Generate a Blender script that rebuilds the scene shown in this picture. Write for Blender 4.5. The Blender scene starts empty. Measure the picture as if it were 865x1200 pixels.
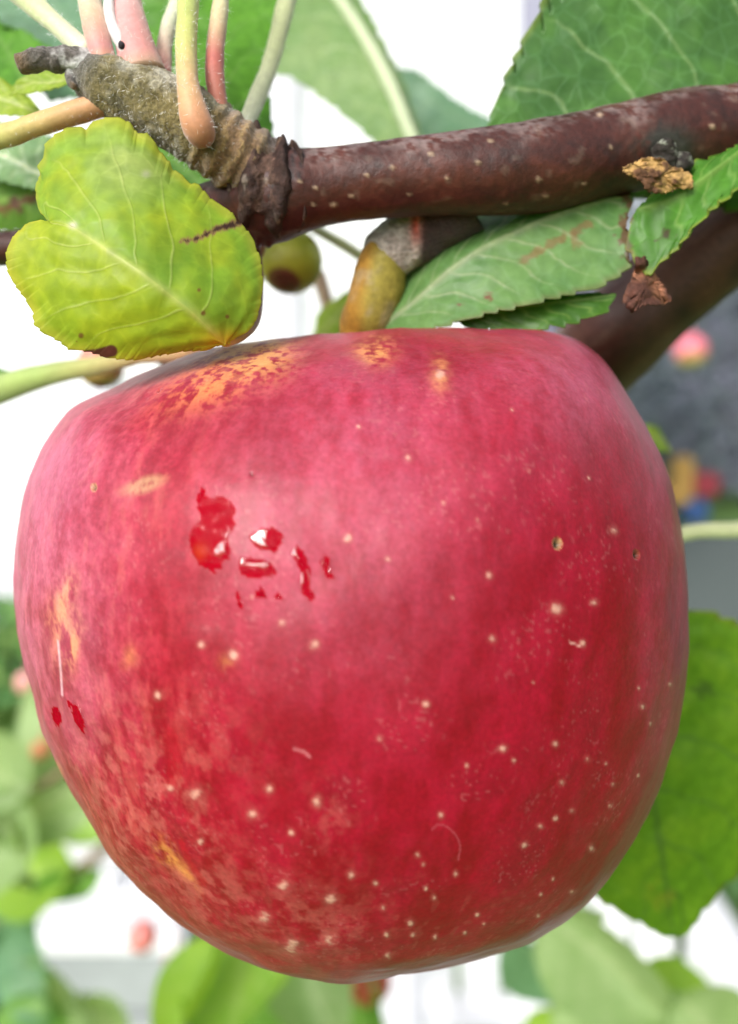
import bpy, bmesh, math, random
import numpy as np
from mathutils import Vector, Matrix

# ------------------------------------------------------------------ camera, sky, sun, exposure
W, H = 865.0, 1200.0
HF = math.radians(45.0)
F = W / 2 / math.tan(HF / 2)                      # focal length in photograph pixels
PITCH = math.radians(8.0)
CAM = np.array([0.0, 0.0, 1.5])
CX = np.array([1.0, 0, 0])
CU = np.array([0, math.sin(PITCH), math.cos(PITCH)])
CF = np.array([0, math.cos(PITCH), -math.sin(PITCH)])
sc = bpy.context.scene
col = sc.collection
cd = bpy.data.cameras.new('camera'); cam = bpy.data.objects.new('camera', cd); col.objects.link(cam)
cam.location = CAM; cam.rotation_euler = (math.radians(90) - PITCH, 0, 0)
cd.sensor_fit = 'HORIZONTAL'; cd.sensor_width = 36.0; cd.lens = 18.0 / math.tan(HF / 2)
cd.clip_start = 0.004; cd.clip_end = 400
cd.dof.use_dof = True; cd.dof.focus_distance = 0.080; cd.dof.aperture_fstop = cd.lens / 1.9   # about 1.9 mm of glass, a phone lens
sc.camera = cam

SUN_EL, SUN_AZ = math.radians(34), math.radians(211)      # compass style: 0 = +Y, clockwise
world = bpy.data.worlds.new('World'); sc.world = world; world.use_nodes = True
wn, wl = world.node_tree.nodes, world.node_tree.links
sky = wn.new('ShaderNodeTexSky'); sky.sky_type = 'NISHITA'; sky.sun_disc = False
sky.sun_elevation = SUN_EL; sky.sun_rotation = SUN_AZ
sky.air_density = 1.0; sky.dust_density = 6.0; sky.ozone_density = 1.0
hsv = wn.new('ShaderNodeHueSaturation'); hsv.inputs['Saturation'].default_value = 0.3   # cloud cover greys the sky
wl.new(sky.outputs[0], hsv.inputs['Color']); wl.new(hsv.outputs[0], wn['Background'].inputs[0])
wn['Background'].inputs[1].default_value = 0.15
sd = bpy.data.lights.new('sun', 'SUN'); sd.energy = 0.9; sd.angle = math.radians(10); sd.color = (1, 0.97, 0.93)
sun = bpy.data.objects.new('sun', sd); col.objects.link(sun)
sdir = Vector((math.sin(SUN_AZ) * math.cos(SUN_EL), math.cos(SUN_AZ) * math.cos(SUN_EL), math.sin(SUN_EL)))
sun.rotation_euler = sdir.to_track_quat('Z', 'Y').to_euler(); sun.location = (0, 0, 6)
vs = sc.view_settings; vs.view_transform = 'Standard'; vs.look = 'None'; vs.gamma = 1; vs.exposure = 0.66
sc.cycles.use_denoising = True
sc.cycles.max_bounces = 8; sc.cycles.transparent_max_bounces = 12
sc.cycles.caustics_reflective = False; sc.cycles.caustics_refractive = False

# ------------------------------------------------------------------ helpers
rng = np.random.default_rng(7); random.seed(7)
def P(px, py, d):
    return CAM + CX * ((px - W / 2) / F * d) - CU * ((py - H / 2) / F * d) + CF * d
def proj(v):
    q = v - CAM; d = q @ CF
    return W / 2 + F * (q @ CX) / d, H / 2 - F * (q @ CU) / d, d
def s2l(r, g, b):
    f = lambda c: (c / 255 / 12.92) if c / 255 <= 0.04045 else ((c / 255 + 0.055) / 1.055) ** 2.4
    return np.array([f(r), f(g), f(b)])
_perm = rng.permutation(4096)
_val = rng.random(4096)
def vnoise(x, y, z):
    xi, yi, zi = np.floor(x).astype(int), np.floor(y).astype(int), np.floor(z).astype(int)
    fx, fy, fz = x - xi, y - yi, z - zi
    fx, fy, fz = [f * f * (3 - 2 * f) for f in (fx, fy, fz)]
    def h(a, b, c): return _val[_perm[(_perm[(_perm[a & 4095] + b) & 4095] + c) & 4095]]
    r = 0
    for dx in (0, 1):
        for dy in (0, 1):
            for dz in (0, 1):
                r = r + h(xi + dx, yi + dy, zi + dz) * (fx if dx else 1 - fx) * (fy if dy else 1 - fy) * (fz if dz else 1 - fz)
    return r
def fbm(x, y, z, o=4, g=0.5):
    r, a, s = 0, 1.0, 0
    for i in range(o):
        r = r + a * vnoise(x * 2 ** i + 17 * i, y * 2 ** i + 5 * i, z * 2 ** i + 9 * i); s += a; a *= g
    return r / s
def sst(a, b, x):
    t = np.clip((x - a) / (b - a), 0, 1); return t * t * (3 - 2 * t)
def mixc(a, b, f):
    f = np.asarray(f)[..., None]; return a * (1 - f) + np.asarray(b) * f
def inpoly(x, y, poly):
    r = np.zeros(x.shape, bool); n = len(poly)
    for i in range(n):
        x0, y0 = poly[i]; x1, y1 = poly[(i + 1) % n]
        if y0 == y1: continue
        r ^= ((y0 > y) != (y1 > y)) & (x < (x1 - x0) * (y - y0) / (y1 - y0) + x0)
    return r
def spline(pts, n):
    """smooth curve through rows of pts, n samples evenly along its length"""
    p = np.asarray(pts, float)
    if len(p) == 2:
        return p[0] + (p[1] - p[0]) * np.linspace(0, 1, n)[:, None]
    e = np.vstack([2 * p[0] - p[1], p, 2 * p[-1] - p[-2]])
    out = []
    for i in range(len(p) - 1):
        a, b, c, d = e[i:i + 4]
        t = np.linspace(0, 1, 24, endpoint=False)[:, None]
        out.append(0.5 * (2 * b + (c - a) * t + (2 * a - 5 * b + 4 * c - d) * t ** 2 + (3 * b - a - 3 * c + d) * t ** 3))
    out = np.vstack(out + [p[-1:]])
    return resample(out, n)
def resample(q, n):
    l = np.r_[0, np.cumsum(np.linalg.norm(np.diff(q[:, :2] if q.shape[1] == 2 else q, axis=0), axis=1))]
    u = np.linspace(0, l[-1], n)
    return np.stack([np.interp(u, l, q[:, k]) for k in range(q.shape[1])], 1)
def grid_faces(nr, nc, wrap):
    i = np.arange(nr - 1)[:, None]; j = np.arange(nc if wrap else nc - 1)[None, :]
    k = (j + 1) % nc
    return np.stack([i * nc + j, i * nc + k, (i + 1) * nc + k, (i + 1) * nc + j], -1).reshape(-1, 4)
def mesh_from(name, v, faces, mat, colr=None, attrs=None, smooth=True, extra=None):
    """v (n,3) world coordinates; faces (m,4) or list. The object's origin is put at the middle of the mesh"""
    v = np.asarray(v, float); c = v.mean(0)
    me = bpy.data.meshes.new(name)
    if isinstance(faces, np.ndarray) and extra is None:
        k = faces.shape[1]
        me.vertices.add(len(v)); me.vertices.foreach_set('co', (v - c).ravel())
        me.loops.add(faces.size); me.loops.foreach_set('vertex_index', faces.astype(np.int32).ravel())
        me.polygons.add(len(faces)); me.polygons.foreach_set('loop_start', np.arange(0, faces.size, k, dtype=np.int32))
        me.update(calc_edges=True)
    else:
        fl = [tuple(int(q) for q in f) for f in faces] + ([tuple(int(q) for q in f) for f in extra] if extra else [])
        me.from_pydata((v - c).tolist(), [], fl)
    if smooth: me.polygons.foreach_set('use_smooth', np.ones(len(me.polygons), bool))
    if colr is not None:
        a = me.color_attributes.new('col', 'FLOAT_COLOR', 'POINT')
        a.data.foreach_set('color', np.c_[colr, np.ones(len(colr))].ravel())
    for k, x in (attrs or {}).items():
        a = me.attributes.new(k, 'FLOAT', 'POINT'); a.data.foreach_set('value', np.asarray(x, float).ravel())
    me.materials.append(mat); me.validate()
    o = bpy.data.objects.new(name, me); col.objects.link(o); o.location = c
    return o
def par(o, parent):
    bpy.context.view_layer.update()
    o.parent = parent; o.matrix_parent_inverse = parent.matrix_world.inverted(); return o
def parq(o, parent):                       # parents that are never rotated or scaled
    o.parent = parent
    w = Vector((0, 0, 0)); p = parent
    while p: w += p.location; p = p.parent
    o.location = Vector(o.location) - w; return o
def thing(name, loc, label, cat, group=None):
    o = bpy.data.objects.new(name, None); col.objects.link(o); o.location = Vector(loc)
    o.empty_display_size = 0.01
    return tag(o, label, cat, group)
def tag(o, label, cat, group=None):
    o['label'] = label; o['category'] = cat
    if group: o['group'] = group
    return o
def wloc(o):
    w = Vector((0, 0, 0))
    while o: w += o.location; o = o.parent
    return w

# ------------------------------------------------------------------ materials
def newmat(name):
    m = bpy.data.materials.new(name); m.use_nodes = True
    nt = m.node_tree; return m, nt.nodes, nt.links, nt.nodes['Principled BSDF']
def noise_node(n, l, scale, detail=4, coord='Object', rough=0.5):
    tc = n.new('ShaderNodeTexCoord'); t = n.new('ShaderNodeTexNoise')
    t.inputs['Scale'].default_value = scale; t.inputs['Detail'].default_value = detail; t.inputs['Roughness'].default_value = rough
    l.new(tc.outputs[coord], t.inputs['Vector']); return t
def bump_to(n, l, bsdf, src, strength, dist, prev=None):
    b = n.new('ShaderNodeBump'); b.inputs['Strength'].default_value = strength; b.inputs['Distance'].default_value = dist
    l.new(src, b.inputs['Height'])
    if prev: l.new(prev.outputs[0], b.inputs['Normal'])
    l.new(b.outputs[0], bsdf.inputs['Normal']); return b
def ramp(n, l, src, a, b, ca=(0, 0, 0, 1), cb=(1, 1, 1, 1)):
    r = n.new('ShaderNodeValToRGB'); r.color_ramp.elements[0].position = a; r.color_ramp.elements[1].position = b
    r.color_ramp.elements[0].color = ca; r.color_ramp.elements[1].color = cb
    l.new(src, r.inputs[0]); return r
def attr(n, name):
    a = n.new('ShaderNodeAttribute'); a.attribute_name = name; return a
def mulcol(n, l, a, b, fac, mode='MULTIPLY'):
    x = n.new('ShaderNodeMix'); x.data_type = 'RGBA'; x.blend_type = mode
    if isinstance(fac, float): x.inputs[0].default_value = fac
    else: l.new(fac, x.inputs[0])
    l.new(a, x.inputs[6])
    if isinstance(b, tuple): x.inputs[7].default_value = b
    else: l.new(b, x.inputs[7])
    return x.outputs[2]

def mat_apple():
    m, n, l, b = newmat('apple_skin')
    c = attr(n, 'col'); r = attr(n, 'wax')
    t = noise_node(n, l, 2600, 3); rr = ramp(n, l, t.outputs[0], 0.3, 0.7, (0.85, 0.85, 0.85, 1), (1.10, 1.12, 1.12, 1))
    l.new(mulcol(n, l, c.outputs[0], rr.outputs[0], 1.0), b.inputs['Base Color'])
    mr = n.new('ShaderNodeMapRange'); mr.inputs[3].default_value = 0.36; mr.inputs[4].default_value = 0.5
    l.new(r.outputs['Fac'], mr.inputs[0]); l.new(mr.outputs[0], b.inputs['Roughness'])
    wt = attr(n, 'wet'); ms = n.new('ShaderNodeMapRange'); ms.inputs[3].default_value = 0.25; ms.inputs[4].default_value = 0.0   # no skin gloss under water
    l.new(wt.outputs['Fac'], ms.inputs[0]); l.new(ms.outputs[0], b.inputs['Specular IOR Level'])
    b.inputs['Sheen Weight'].default_value = 0.02; b.inputs['Sheen Roughness'].default_value = 0.35
    b.inputs['Sheen Tint'].default_value = (1, 0.82, 0.88, 1)
    b.inputs['Subsurface Weight'].default_value = 0.05; b.inputs['Subsurface Radius'].default_value = (0.002, 0.0006, 0.0004); b.inputs['Subsurface Scale'].default_value = 0.5
    t2 = noise_node(n, l, 900, 4); bump_to(n, l, b, t2.outputs[0], 0.10, 0.0004)
    return m
def mat_leaf():
    m, n, l, b = newmat('leaf_blade')
    c = attr(n, 'col'); ve = attr(n, 'vein'); sc_ = attr(n, 'net')
    tc = n.new('ShaderNodeTexCoord'); ns = n.new('ShaderNodeTexNoise'); ns.inputs['Scale'].default_value = 300
    add = n.new('ShaderNodeVectorMath'); add.operation = 'MULTIPLY_ADD'
    add.inputs[1].default_value = (0.0016,) * 3
    l.new(tc.outputs['Object'], ns.inputs['Vector']); l.new(ns.outputs[1], add.inputs[0]); l.new(tc.outputs['Object'], add.inputs[2])
    vo = n.new('ShaderNodeTexVoronoi'); vo.feature = 'DISTANCE_TO_EDGE'; vo.inputs['Scale'].default_value = 420
    l.new(add.outputs[0], vo.inputs['Vector'])
    net = ramp(n, l, vo.outputs[0], 0.0, 0.10, (1, 1, 1, 1), (0, 0, 0, 1))
    mm = n.new('ShaderNodeMath'); mm.operation = 'MULTIPLY'; l.new(net.outputs[0], mm.inputs[0]); l.new(sc_.outputs['Fac'], mm.inputs[1])
    lit = mulcol(n, l, c.outputs[0], (1.35, 1.25, 1.7, 1), mm.outputs[0])
    t = noise_node(n, l, 700, 4); rr = ramp(n, l, t.outputs[0], 0.3, 0.7, (0.84, 0.86, 0.84, 1), (1.14, 1.1, 1.1, 1))
    cc = mulcol(n, l, lit, rr.outputs[0], 1.0)
    l.new(cc, b.inputs['Base Color'])
    b.inputs['Roughness'].default_value = 0.42; b.inputs['Specular IOR Level'].default_value = 0.4
    hh = n.new('ShaderNodeMath'); hh.operation = 'ADD'; l.new(mm.outputs[0], hh.inputs[0]); l.new(t.outputs[0], hh.inputs[1])
    bump_to(n, l, b, hh.outputs[0], 0.2, 0.0002)
    tr = n.new('ShaderNodeBsdfTranslucent'); l.new(mulcol(n, l, cc, (1.3, 1.25, 0.7, 1), 1.0), tr.inputs[0])
    mx = n.new('ShaderNodeMixShader'); mx.inputs[0].default_value = 0.45
    l.new(b.outputs[0], mx.inputs[1]); l.new(tr.outputs[0], mx.inputs[2]); l.new(mx.outputs[0], n['Material Output'].inputs[0])
    return m
def mat_attr(name, rough, nscale, bstr, bdist, lo=0.8, hi=1.2, spec=0.4, sheen=0.0, trans=0.0):
    m, n, l, b = newmat(name)
    c = attr(n, 'col'); t = noise_node(n, l, nscale, 5, rough=0.6)
    rr = ramp(n, l, t.outputs[0], 0.3, 0.7, (lo, lo, lo, 1), (hi, hi, hi, 1))
    cc = mulcol(n, l, c.outputs[0], rr.outputs[0], 1.0); l.new(cc, b.inputs['Base Color'])
    b.inputs['Roughness'].default_value = rough; b.inputs['Specular IOR Level'].default_value = spec
    b.inputs['Sheen Weight'].default_value = sheen
    bump_to(n, l, b, t.outputs[0], bstr, bdist)
    if trans:
        tr = n.new('ShaderNodeBsdfTranslucent'); l.new(cc, tr.inputs[0])
        mx = n.new('ShaderNodeMixShader'); mx.inputs[0].default_value = trans
        l.new(b.outputs[0], mx.inputs[1]); l.new(tr.outputs[0], mx.inputs[2]); l.new(mx.outputs[0], n['Material Output'].inputs[0])
    return m
def mat_plain(name, c, rough=0.5, nscale=30, amt=0.12, bump=0.0, spec=0.4):
    m, n, l, b = newmat(name)
    t = noise_node(n, l, nscale, 5)
    c = np.array(c)
    rr = ramp(n, l, t.outputs[0], 0.3, 0.7, (*np.clip(c * (1 - amt), 0, 1), 1), (*np.clip(c * (1 + amt), 0, 1), 1))
    l.new(rr.outputs[0], b.inputs['Base Color']); b.inputs['Roughness'].default_value = rough
    b.inputs['Specular IOR Level'].default_value = spec
    if bump: bump_to(n, l, b, t.outputs[0], 0.4, bump)
    return m
def mat_water(name, k, bs):
    m, n, l, b = newmat(name)
    n.remove(b)
    g = n.new('ShaderNodeBsdfGlossy'); g.inputs['Roughness'].default_value = 0.02; g.inputs[0].default_value = (1, 1, 1, 1)
    t = n.new('ShaderNodeBsdfTransparent'); t.inputs[0].default_value = (1, 0.97, 0.97, 1)
    mx = n.new('ShaderNodeMixShader'); mx.inputs[0].default_value = k      # mirror strength set by hand, raised for beads so they read as glints
    tn = noise_node(n, l, 800, 2); bm_ = bump_to(n, l, g, tn.outputs[0], bs, 0.0005)
    l.new(t.outputs[0], mx.inputs[1]); l.new(g.outputs[0], mx.inputs[2])
    l.new(mx.outputs[0], n['Material Output'].inputs[0]); return m
M_APPLE = mat_apple(); M_LEAF = mat_leaf(); M_WATER = mat_water('thin_wet_film', 0.004, 0.6); M_GLINT = mat_water('glint_bead_gloss', 0.095, 0.35)
M_BARK = mat_attr('bark', 0.48, 1400, 0.4, 0.00025, 0.68, 1.3, 0.4)
M_SPUR = mat_attr('woolly_spur_bark', 0.8, 2500, 0.9, 0.0005, 0.55, 1.5, 0.2, 0.3)
M_STALK = mat_attr('leaf_stalk', 0.5, 1800, 0.25, 0.0002, 0.9, 1.1, 0.35, 0.4, 0.15)
M_DRY = mat_attr('dry_scale', 0.7, 1800, 0.9, 0.0004, 0.5, 1.5, 0.3)
M_FUZZ = mat_plain('white_wool', (0.8, 0.8, 0.78), 0.7)
M_DULL = mat_attr('dull_stem_skin', 0.7, 1200, 0.5, 0.0003, 0.75, 1.25, 0.25)
M_FRUIT = mat_attr('small_fruit_skin', 0.4, 700, 0.1, 0.0002, 0.9, 1.1, 0.5)

# ------------------------------------------------------------------ ground
GREEN = mat_plain('lawn_grass', s2l(95, 128, 62), 0.9, 3.0, 0.35, 0.02)
def sheet(name, x0, x1, y0, y1, z, mat, n=2):
    xs, ys = np.linspace(x0, x1, n), np.linspace(y0, y1, n)
    v = np.array([(x, y, z) for y in ys for x in xs])
    o = mesh_from(name, v, grid_faces(n, n, False), mat, smooth=False); o['kind'] = 'structure'; return o
sheet('ground', -60, 60, -40, 160, 0.0, GREEN, 12)
sheet('gravel_path', 1.0, 9.0, 3.2, 9.6, 0.006, mat_plain('gravel', s2l(88, 98, 95), 0.95, 60, 0.35, 0.01), 4)

def box_bm(bm, c, s, rot=None, bev=0.0):
    r = bmesh.ops.create_cube(bm, size=1.0)
    for v in r['verts']:
        p = Vector((v.co.x * s[0], v.co.y * s[1], v.co.z * s[2]))
        if rot: p = rot @ p
        v.co = p + Vector(c)
    if bev:
        ed = list({e for v in r['verts'] for e in v.link_edges})
        bmesh.ops.bevel(bm, geom=ed, offset=bev, segments=2, affect='EDGES')
def box(name, c, s, mat, parent=None, rot=None, bev=0.004):
    bm = bmesh.new(); box_bm(bm, (0, 0, 0), s, rot, bev)
    me = bpy.data.meshes.new(name); bm.to_mesh(me); bm.free(); me.materials.append(mat)
    o = bpy.data.objects.new(name, me); col.objects.link(o); o.location = Vector(c)
    return parq(o, parent) if parent else o
def cyl(name, a, b, r, mat, parent=None, seg=24, r2=None):
    a, b = Vector(a), Vector(b); bm = bmesh.new()
    bmesh.ops.create_cone(bm, cap_ends=True, segments=seg, radius1=r, radius2=r if r2 is None else r2, depth=(b - a).length)
    ed = [e for e in bm.edges if len(e.link_faces) == 2 and any(len(f.verts) > 4 for f in e.link_faces)]
    bmesh.ops.bevel(bm, geom=ed, offset=r * 0.12, segments=2, affect='EDGES')
    bmesh.ops.rotate(bm, verts=bm.verts, cent=(0, 0, 0), matrix=(b - a).to_track_quat('Z', 'Y').to_matrix())
    me = bpy.data.meshes.new(name); bm.to_mesh(me); bm.free(); me.materials.append(mat)
    for p in me.polygons: p.use_smooth = len(p.vertices) == 4
    o = bpy.data.objects.new(name, me); col.objects.link(o); o.location = (a + b) / 2
    return parq(o, parent) if parent else o

# ------------------------------------------------------------------ house, shed (far, out of focus)
M_WHITE = mat_plain('white_paint', (0.76, 0.78, 0.82), 0.6, 6, 0.04)
M_TRIM = mat_plain('pale_grey_trim', (0.62, 0.62, 0.70), 0.6, 6, 0.05)
M_ROOF = mat_plain('roof_slate', (0.12, 0.12, 0.14), 0.7, 8, 0.2)
M_SHED = mat_plain('mauve_grey_stain', s2l(112, 112, 128), 0.8, 5, 0.25)
M_GLASS = mat_plain('window_glass', (0.55, 0.6, 0.66), 0.08, 2, 0.1, spec=0.6)
HY = 5.2
def at_far(px, y):                                   # x of the vertical plane through a photo column at world depth y
    return (px - W / 2) / F * y
hx = at_far(598, HY)
house = thing('white_house', (hx - 3, HY + 1.5, 0), 'white painted house behind the branch, its corner board painted in shade grey at the top', 'house')
box('wall', (hx - 3.3, HY + 1.5, 2.2), (6.6, 3.0, 4.4), M_WHITE, house)
box('corner_board', (hx + 0.10, HY + 0.06, 2.2), (0.19, 0.2, 4.4), mat_plain('shade_grey_corner', s2l(150, 150, 172), 0.7, 5, 0.05), house)  # shade of the house corner painted into the board's lavender grey
for k in range(2):
    x = at_far(338, HY) - 1.05 * k
    box('door_frame' if k == 0 else 'window_frame', (x, HY - 0.03, 2.35), (0.14, 0.08, 4.0), M_TRIM, house)
box('window_pane', (at_far(338, HY) - 0.52, HY - 0.012, 2.3), (0.88, 0.02, 1.5), mat_plain('pale_curtain', (0.78, 0.8, 0.82), 0.4, 2, 0.05), house)
box('plinth', (hx - 3.3, HY - 0.015, 0.2), (6.58, 0.03, 0.4), M_TRIM, house)
rf = box('roof', (hx - 3.3, HY + 1.5, 4.55), (7.2, 3.8, 0.25), M_ROOF, house)

shed = thing('garden_shed', (4.2, 13.0, 0), 'mauve grey plank garden shed beyond the gravel path', 'shed')
x0 = 2.6
for k in range(22):
    box('plank', (x0 + 0.19 * k, 13.0 + 0.012 * (k % 2), 1.35), (0.18, 0.04, 2.7), M_SHED, shed)
box('wall', (x0 + 2.0, 14.2, 1.3), (4.1, 2.3, 2.6), M_SHED, shed)
box('roof', (x0 + 2.0, 14.1, 2.8), (4.6, 3.0, 0.16), M_ROOF, shed)
box('door', (x0 + 1.62, 12.95, 1.0), (0.9, 0.05, 2.0), mat_plain('door_grey', s2l(140, 140, 150), 0.7, 5, 0.1), shed)

def leaf_cloud(name, c, rad, n, size, cols, mat):
    """many small folded leaf faces spread through an uneven ellipsoid"""
    u = rng.normal(size=(n, 3)); u /= np.linalg.norm(u, axis=1)[:, None]
    rr = (0.45 + 0.55 * rng.random(n) ** 0.5) * (0.75 + 0.5 * fbm(u[:, 0] * 2 + c[0], u[:, 1] * 2, u[:, 2] * 2 + 5, 3))
    p = np.array(c) + u * np.array(rad) * rr[:, None]
    a = rng.normal(size=(n, 3)); a /= np.linalg.norm(a, axis=1)[:, None]
    b = np.cross(a, rng.normal(size=(n, 3))); b /= np.linalg.norm(b, axis=1)[:, None]
    s = size * (0.6 + 0.8 * rng.random(n))[:, None]
    nn = np.cross(a, b)
    v = np.stack([p - a * s, p + b * s * 0.5 + nn * s * 0.1, p + a * s, p - b * s * 0.5 + nn * s * 0.1], 1).reshape(-1, 3)
    f = np.arange(4 * n).reshape(-1, 4)
    cc = np.array(cols)[rng.integers(0, len(cols), n)] * (0.7 + 0.6 * rng.random((n, 1)))
    return mesh_from(name, v, f, mat, np.repeat(cc, 4, 0), smooth=False)
M_FOL = mat_attr('shrub_leaves', 0.6, 40, 0.1, 0.002, 0.85, 1.15, 0.3, 0, 0.25)
def shrub(px, y, wid, hgt, cols, label, n=2600, size=0.06):
    x = at_far(px, y)
    t = thing('garden_shrub', (x, y, 0), label, 'shrub', 'shrubs in the garden behind')
    parq(leaf_cloud('foliage', (x, y, hgt * 0.52), (wid / 2, wid / 2, hgt * 0.52), n, size, cols, M_FOL), t)
    for k in range(4):
        a = k * 1.6; cyl('stem', (x, y, 0), (x + math.cos(a) * wid * 0.2, y + math.sin(a) * wid * 0.2, hgt * 0.6), 0.025, M_ROOF, t, 8, 0.01)
DARK = [s2l(128, 146, 150), s2l(142, 150, 168), s2l(140, 150, 150), s2l(138, 134, 158)]
MID = [s2l(110, 150, 80), s2l(95, 140, 85), s2l(150, 180, 100)]
BLUE = [s2l(90, 130, 105), s2l(120, 160, 120), s2l(76, 116, 86)]
shrub(880, 11.0, 2.6, 3.6, DARK, 'tall dark evergreen shrub by the garden shed', 6000, 0.05)
shrub(745, 12.0, 2.0, 3.0, [s2l(120, 134, 150), s2l(136, 148, 158), s2l(110, 128, 128)], 'blue grey shrub beside the mauve shed wall', 5000, 0.05)
shrub(800, 16.5, 6.0, 5.6, DARK, 'large dark tree-like shrub rising behind the shed roof', 6000, 0.09)
shrub(45, 1.75, 0.5, 0.40, BLUE, 'low bluish green shrub in front of the white bench', 2600, 0.04)
shrub(800, 2.6, 0.9, 0.55, MID, 'low mid green shrub behind the backrest of the white chair', 1500, 0.04)
shrub(-60, 4.0, 1.6, 0.45, MID, 'low spreading mid green shrub against the white house wall', 2400, 0.05)
shrub(330, 2.9, 1.0, 0.6, MID, 'low leafy shrub between garden box and white garden chair', 1800, 0.04)

# ------------------------------------------------------------------ white garden furniture, toy
M_FURN = mat_plain('white_gloss_paint', (0.74, 0.75, 0.78), 0.45, 20, 0.03)
def slat_table(c, sx, sy, h, label, cat, name):
    t = thing(name, (c[0], c[1], 0), label, cat)
    n = max(3, int(sy / 0.1))
    for k in range(n):
        box('slat', (c[0], c[1] - sy / 2 + (k + 0.5) * sy / n, h), (sx, sy / n - 0.008, 0.03), M_FURN, t)
    for a in (-1, 1):
        box('apron', (c[0], c[1] + a * (sy / 2 - 0.05), h - 0.06), (sx - 0.08, 0.025, 0.08), M_FURN, t)
        for b in (-1, 1):
            box('leg', (c[0] + b * (sx / 2 - 0.07), c[1] + a * (sy / 2 - 0.07), (h - 0.016) / 2), (0.06, 0.06, h - 0.016), M_FURN, t)
    return t
bx_, by_ = -0.44, 1.465
crate = thing('garden_box', (bx_, by_, 0), 'planked garden box with a white lid and sides in painted shade grey beside the low shrub', 'box')
M_SHADEP = mat_plain('shade_grey_planks', s2l(150, 156, 158), 0.8, 12, 0.15)  # shade below the lid painted into the plank grey
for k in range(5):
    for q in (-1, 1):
        box('plank', (bx_, by_ + q * 0.085, 0.06 + 0.112 * k), (0.23, 0.018, 0.104), M_SHADEP, crate)
        box('plank', (bx_ + q * 0.106, by_, 0.06 + 0.112 * k), (0.017, 0.150, 0.104), M_SHADEP, crate)
box('lid', (bx_, by_, 0.580), (0.26, 0.205, 0.042), M_FURN, crate, bev=0.012)
box('lid_handle', (bx_ - 0.06, by_ + 0.04, 0.614), (0.10, 0.05, 0.034), M_FURN, crate, bev=0.012)
slat_table((-0.98, 2.15), 0.9, 0.36, 0.45, 'long low white slatted bench in front of the house', 'bench', 'garden_bench')
def chair(px, y):
    x = at_far(px, y)
    t = thing('garden_chair', (x, y, 0), 'white slatted garden chair with curved armrests below the apple', 'chair')
    R = Matrix.Rotation(math.radians(-12), 3, 'X')
    for k in range(6):
        box('back_slat', (x - 0.19 + 0.078 * k, y + 0.28, 0.66), (0.066, 0.022, 0.62), M_FURN, t, R)
    for k in range(5):
        box('seat_slat', (x, y - 0.18 + 0.1 * k, 0.40), (0.5, 0.085, 0.025), M_FURN, t)
    for s in (-1, 1):
        for q in (-0.2, 0.2):
            box('leg', (x + s * 0.27, y + q, 0.29), (0.045, 0.05, 0.58), M_FURN, t)
        pts = np.array([(x + s * 0.27, y - 0.30, 0.575), (x + s * 0.27, y - 0.22, 0.605), (x + s * 0.27, y, 0.60), (x + s * 0.27, y + 0.30, 0.605)])
        q = spline(pts, 24); v = []
        for r in q:
            for a in np.linspace(0, 2 * math.pi, 12, endpoint=False):
                v.append(r + np.array([math.cos(a) * 0.045, 0, math.sin(a) * 0.016]))
        parq(mesh_from('armrest', v, grid_faces(24, 12, True), M_FURN, extra=[list(range(12))[::-1], list(range(276, 288))]), t)
    box('back_rail', (x, y + 0.315, 0.60), (0.52, 0.03, 0.05), M_FURN, t)
chair(697, 1.22)

def toy(px, y):
    x = at_far(px, y)
    t = thing('ride_on_toy', (x, y, 0), 'yellow red and blue plastic ride-on toy car on the lawn', 'toy')
    Y = mat_plain('yellow_plastic', s2l(180, 145, 80), 0.35); R = mat_plain('red_plastic', s2l(150, 60, 70), 0.35); B = mat_plain('blue_plastic', s2l(60, 90, 140), 0.35)
    box('body', (x - 0.22, y, 0.30), (0.62, 0.34, 0.22), Y, t, bev=0.04)
    box('backrest', (x + 0.0, y, 0.52), (0.20, 0.32, 0.42), Y, t, bev=0.04)
    box('seat', (x + 0.24, y, 0.42), (0.28, 0.32, 0.26), R, t, bev=0.04)
    cyl('steering_wheel', (x - 0.36, y, 0.46), (x - 0.42, y, 0.50), 0.10, B, t)
    for s in (-1, 1):
        for q in (-0.38, 0.12):
            cyl('wheel', (x + q, y + s * 0.15, 0.14), (x + q, y + s * 0.21, 0.14), 0.14, B, t)
toy(800, 9.9)

# ------------------------------------------------------------------ the apple
AC_PX, AC_PY, AD = 411.0, 766.0, 0.105
AC = P(AC_PX, AC_PY, 1.0) - CAM; av = AC / np.linalg.norm(AC); AC = CAM + av * AD
up = CU - av * (CU @ av); up /= np.linalg.norm(up); rt = np.cross(av, up)
roll = math.radians(4.0)
A_UP = up * math.cos(roll) + rt * math.sin(roll); A_RT = rt * math.cos(roll) - up * math.sin(roll); A_FR = -av
OUT = np.array([(150,447),(130,457),(94,470),(72,492),(54,516),(38,546),(26,580),(19,610),(15,645),(14,680),(18,737),(25,776),(37,816),(48,856),(65,895),(85,932),(105,963),
 (126,1000),(146,1023),(166,1042),(188,1063),(215,1087),(257,1113),(298,1132),(330,1143),(363,1149),(412,1151),(453,1147),(488,1141),(530,1133),(566,1124),(606,1112),(645,1094),
 (676,1073),(701,1046),(720,1020),(738,990),(764,942),(785,886),(799,823),(806,777),(810,725),(809,690),(805,647),(798,607),(790,570),(780,543),(763,507),(743,470),(728,447),
 (713,428),(700,416),(680,401),(655,389),(620,383),(560,384),(500,385),(440,388),(400,392),(340,397),(300,400),(250,406),(215,417),(180,432)], float)
w_ = np.array([(P(x, y, 1.0) - CAM) for x, y in OUT]); w_ /= np.linalg.norm(w_, axis=1)[:, None]
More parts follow.
